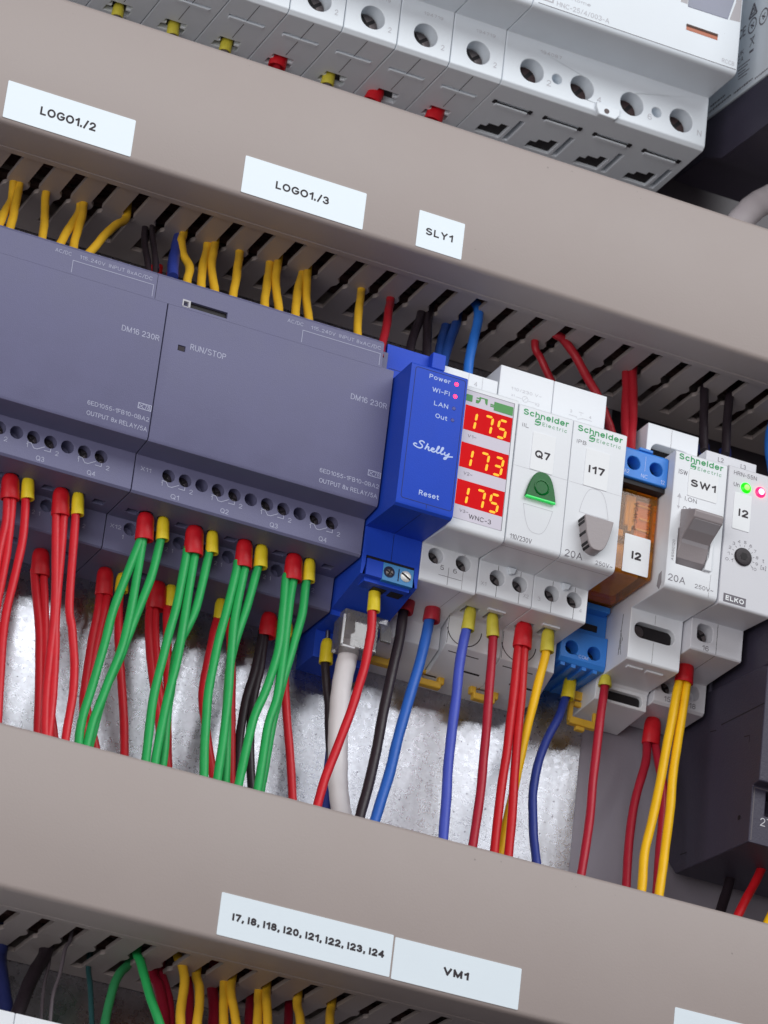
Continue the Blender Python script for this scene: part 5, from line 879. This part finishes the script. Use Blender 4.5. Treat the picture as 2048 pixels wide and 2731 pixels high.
# device further right: its left flank is printed
t = Thing('circuit_breaker', 'white breaker at the upper right corner showing its printed flank', 'circuit breaker', (200, 60, 141))
t.part('housing', prism_x([(-20, 157.8), (45, 163.0), (60, 163.2), (60, 215), (-20, 215)], 181, 218), 'whiteB', bevel=0.3)
t.part('lower_body', prism_x([(-20, 139.0), (26, 142.4), (38, 148), (60, 150), (60, 163), (45, 162.9), (-20, 157.7)], 181.4, 217.6), 'contactor', bevel=0.4)
X = 181 - 0.05
def flank(P, w):
    V, F = [], []
    for (a, b), (c, d) in zip(P, P[1:]):
        l = math.hypot(c - a, d - b) or 1; ny, nz = -(d - b) / l * w / 2, (c - a) / l * w / 2; n = len(V)
        V += [(X, a + ny, b + nz), (X, c + ny, d + nz), (X, c - ny, d - nz), (X, a - ny, b - nz)]; F.append((n, n + 1, n + 2, n + 3))
    return V, F
bs = ((X, 0, 0), (0, -1, 0), (0, 0, 1))
G = [flank([(13.5, 187.4), (8.4, 187.4), (10.8, 192.0), (13.5, 187.4)], 0.8), flank([(12.3, 188.4), (9.8, 188.4), (10.9, 190.4), (12.3, 188.4)], 0.5)]
for cy, cz, r in ((3.4, 183.3, 2.7), (10.8, 183.7, 2.6)):
    G.append(flank([(cy + r * math.cos(a * .3142), cz + r * math.sin(a * .3142)) for a in range(21)], 0.55)); G.append(flank([(cy + 1.2, cz + .8), (cy - 1.2, cz - .8)], 0.6)); G.append(flank([(cy - 1.1, cz + 1.0), (cy + .6, cz - .2), (cy - .2, cz - 1.2)], 0.4))
G += [text('CE', -20.0, -15.2, 182.6, 3.6, 0, 0.03, basis=bs), text('UK', -19.0, -15.4, 175.6, 2.0, 0, 0.02, basis=bs), text('CA', -19.0, -15.4, 173.0, 2.0, 0, 0.02, basis=bs)]
G += [flank([(11.4, 179.2), (8.6, 175.8)], 0.4), flank([(8.6, 179.2), (11.4, 175.8)], 0.4), flank([(11.2, 178.8), (8.7, 178.8)], 0.4), flank([(11.4, 173.9), (8.6, 173.7)], 0.9)]
for k in range(5): G.append(flank([(18.5 - k * .2, 171.6 - k * 1.15), (10.5 + (k % 3) * 1.3, 171.0 - k * 1.15)], 0.34))
for k, (a, b) in enumerate(((36, 26), (37, 22), (20, 8), (6, -4))):
    z0 = (165.2, 163.4, 163.0, 162.2)[k]
    y = a
    while y > b:
        w = random.uniform(.5, 1.4); G.append(flank([(y, z0 + (y - 20) * .05), (y - w, z0 + (y - w - 20) * .05)], random.uniform(.5, .85))); y -= w + .35
t.part('flank_print', join(*G), 'inkG')
# thick grey cable at the right edge above the upper duct
t = Thing('grey_cable', 'thick light grey cable arching at the right edge above the upper duct', 'cable', (190, 26, 108))
t.part('sheath', tube([(176, 26, 92), (183, 26, 108), (190, 25, 122), (197, 24, 131), (206, 22, 137), (218, 20, 140), (236, 18, 140)], 4.3, 16, 8), 'cableG', smooth=True)
t = Thing('black_cable', 'black cable beside the grey cable at the right edge', 'cable', (205, 46, 118))
t.part('sheath', tube([(196, 46, 96), (200, 46, 112), (206, 45, 124), (214, 44, 129), (228, 44, 130)], 3.0, 14, 8), 'wire_blackD', smooth=True)
# bottom row: top edge of white modules
for a, b, lb in ((-48, -10.25, 'white module at the lower left corner of the picture, left one'), (-10.1, 27.5, 'white module at the bottom edge, right of the corner one')):
    t = Thing('rail_module', lb, 'rail device', ((a + b) / 2, 60, -250), 'white modules of the bottom row')
    t.part('housing', prism_x([(17, -189.7), (17, -206), (0, -206), (0, -250), (60, -250), (60, -189.7)], a, b), 'white', bevel=0.3)

# ---- patch cable with clear plug ------------------------------------------------------
t = Thing('patch_cable', 'white network cable plugged into the blue device by a clear plug', 'network cable', (80.5, 40, -52))
t.part('sheath', tube([(80.4, 39.6, -45), (80.7, 39.8, -52), (80.3, 40, -62), (80.5, 40, -76), (82.2, 40, -90), (84.4, 40, -100), (86.5, 40, -112), (87.5, 40, -128)], 2.95, 20, 8), 'cable', smooth=True)
pl = t.part('plug', join(box(75.7, 87.0, 33.0, 41.2, -53.3, -41.4)), 'clear', bevel=0.5)
t.part('plug_cavity', join(box(77.2, 85.5, 34.6, 40.4, -49.0, -42.0)), 'greyP', pl, bevel=0.4)
t.part('plug_contacts', join(*[box(77.8 + k * 1.0, 78.3 + k * 1.0, 33.6, 34.2, -44.6, -41.6) for k in range(8)]), 'metal', pl)
t.part('latch', prism_x([(33.2, -41.6), (29.8, -46.0), (29.0, -50.5), (29.8, -50.7), (31.0, -46.4), (33.2, -43.4)], 86.2, 89.6), 'clear', pl, bevel=0.2)
t.part('plug_rim', join(box(75.5, 76.0, 32.9, 33.5, -53.4, -43.5), box(75.5, 80.0, 32.9, 33.5, -53.5, -53.0)), 'paper', pl)

# ---- wires ----------------------------------------------------------------------------
def ferrule(t, kind, twin, p0, p1):
    p0, p1 = Vector(p0), Vector(p1); ax = p1 - p0; L = ax.length
    R = {'redf': 2.45, 'blueF': 2.0}.get(kind, 1.95) if not twin else 2.25
    R *= random.uniform(0.93, 1.05)
    sx = 1.22 if twin else 1.0
    prof = [(R * 0.45, -0.9), (R * 0.72, -0.5), (R * 0.9, 0.5), (R * 0.97, 1.6), (R, L * 0.55), (R * 1.05, L - 0.25), (R * 1.02, L), (R * 0.86, L + 0.05), (R * 0.8, L - 0.8)]
    f = t.part('ferrule', lathe(prof, p0, ax, 20, sx), 'fer_' + kind, smooth=True)
    t.part('crimp_tip', lathe([(R * 0.3, -3.6), (R * 0.36, -3.2), (R * 0.36, -0.7)], p0, ax, 10, sx), 'metal', f, smooth=True)
UPWARD = 'wires above the middle row'
for col, r, fer, paths, label, group in WIRES:
    ref = fer[2] if fer else paths[0][0]
    t = Thing('wire', label, 'wire', tuple(paths[0][-1]), group)
    if fer: ferrule(t, *fer)
    for P in paths:
        P = [Vector(p) for p in P]
        d = (P[-1] - P[-2]).normalized(); f0 = (P[0] - P[1]).normalized()
        if group == UPWARD:
            P = [P[0] + Vector((0, 0.6, 7))] + P
            if not fer: P = P + [P[-1] + d * 7]
        else:
            if fer: P = [P[0] + f0 * 2.0] + P
            elif group == 'wires below the lower duct': P = [P[0] + Vector((0, 0.5, 9))] + P
            else: P = [P[0] + f0 * 6] + P
            if group in ('wires of the grey modules, front row', 'wires of the grey modules, back row', 'wires below the middle devices'):
                k = max(4.0, (P[-1].z + 124) / max(0.5, -d.z)); P = P + [P[-1] + d * (k * 0.5), P[-1] + d * k]
            else: P = P + [P[-1] + d * 14]
        t.part('insulation', tube(P, r, 12, 6), 'wire_' + col, smooth=True)
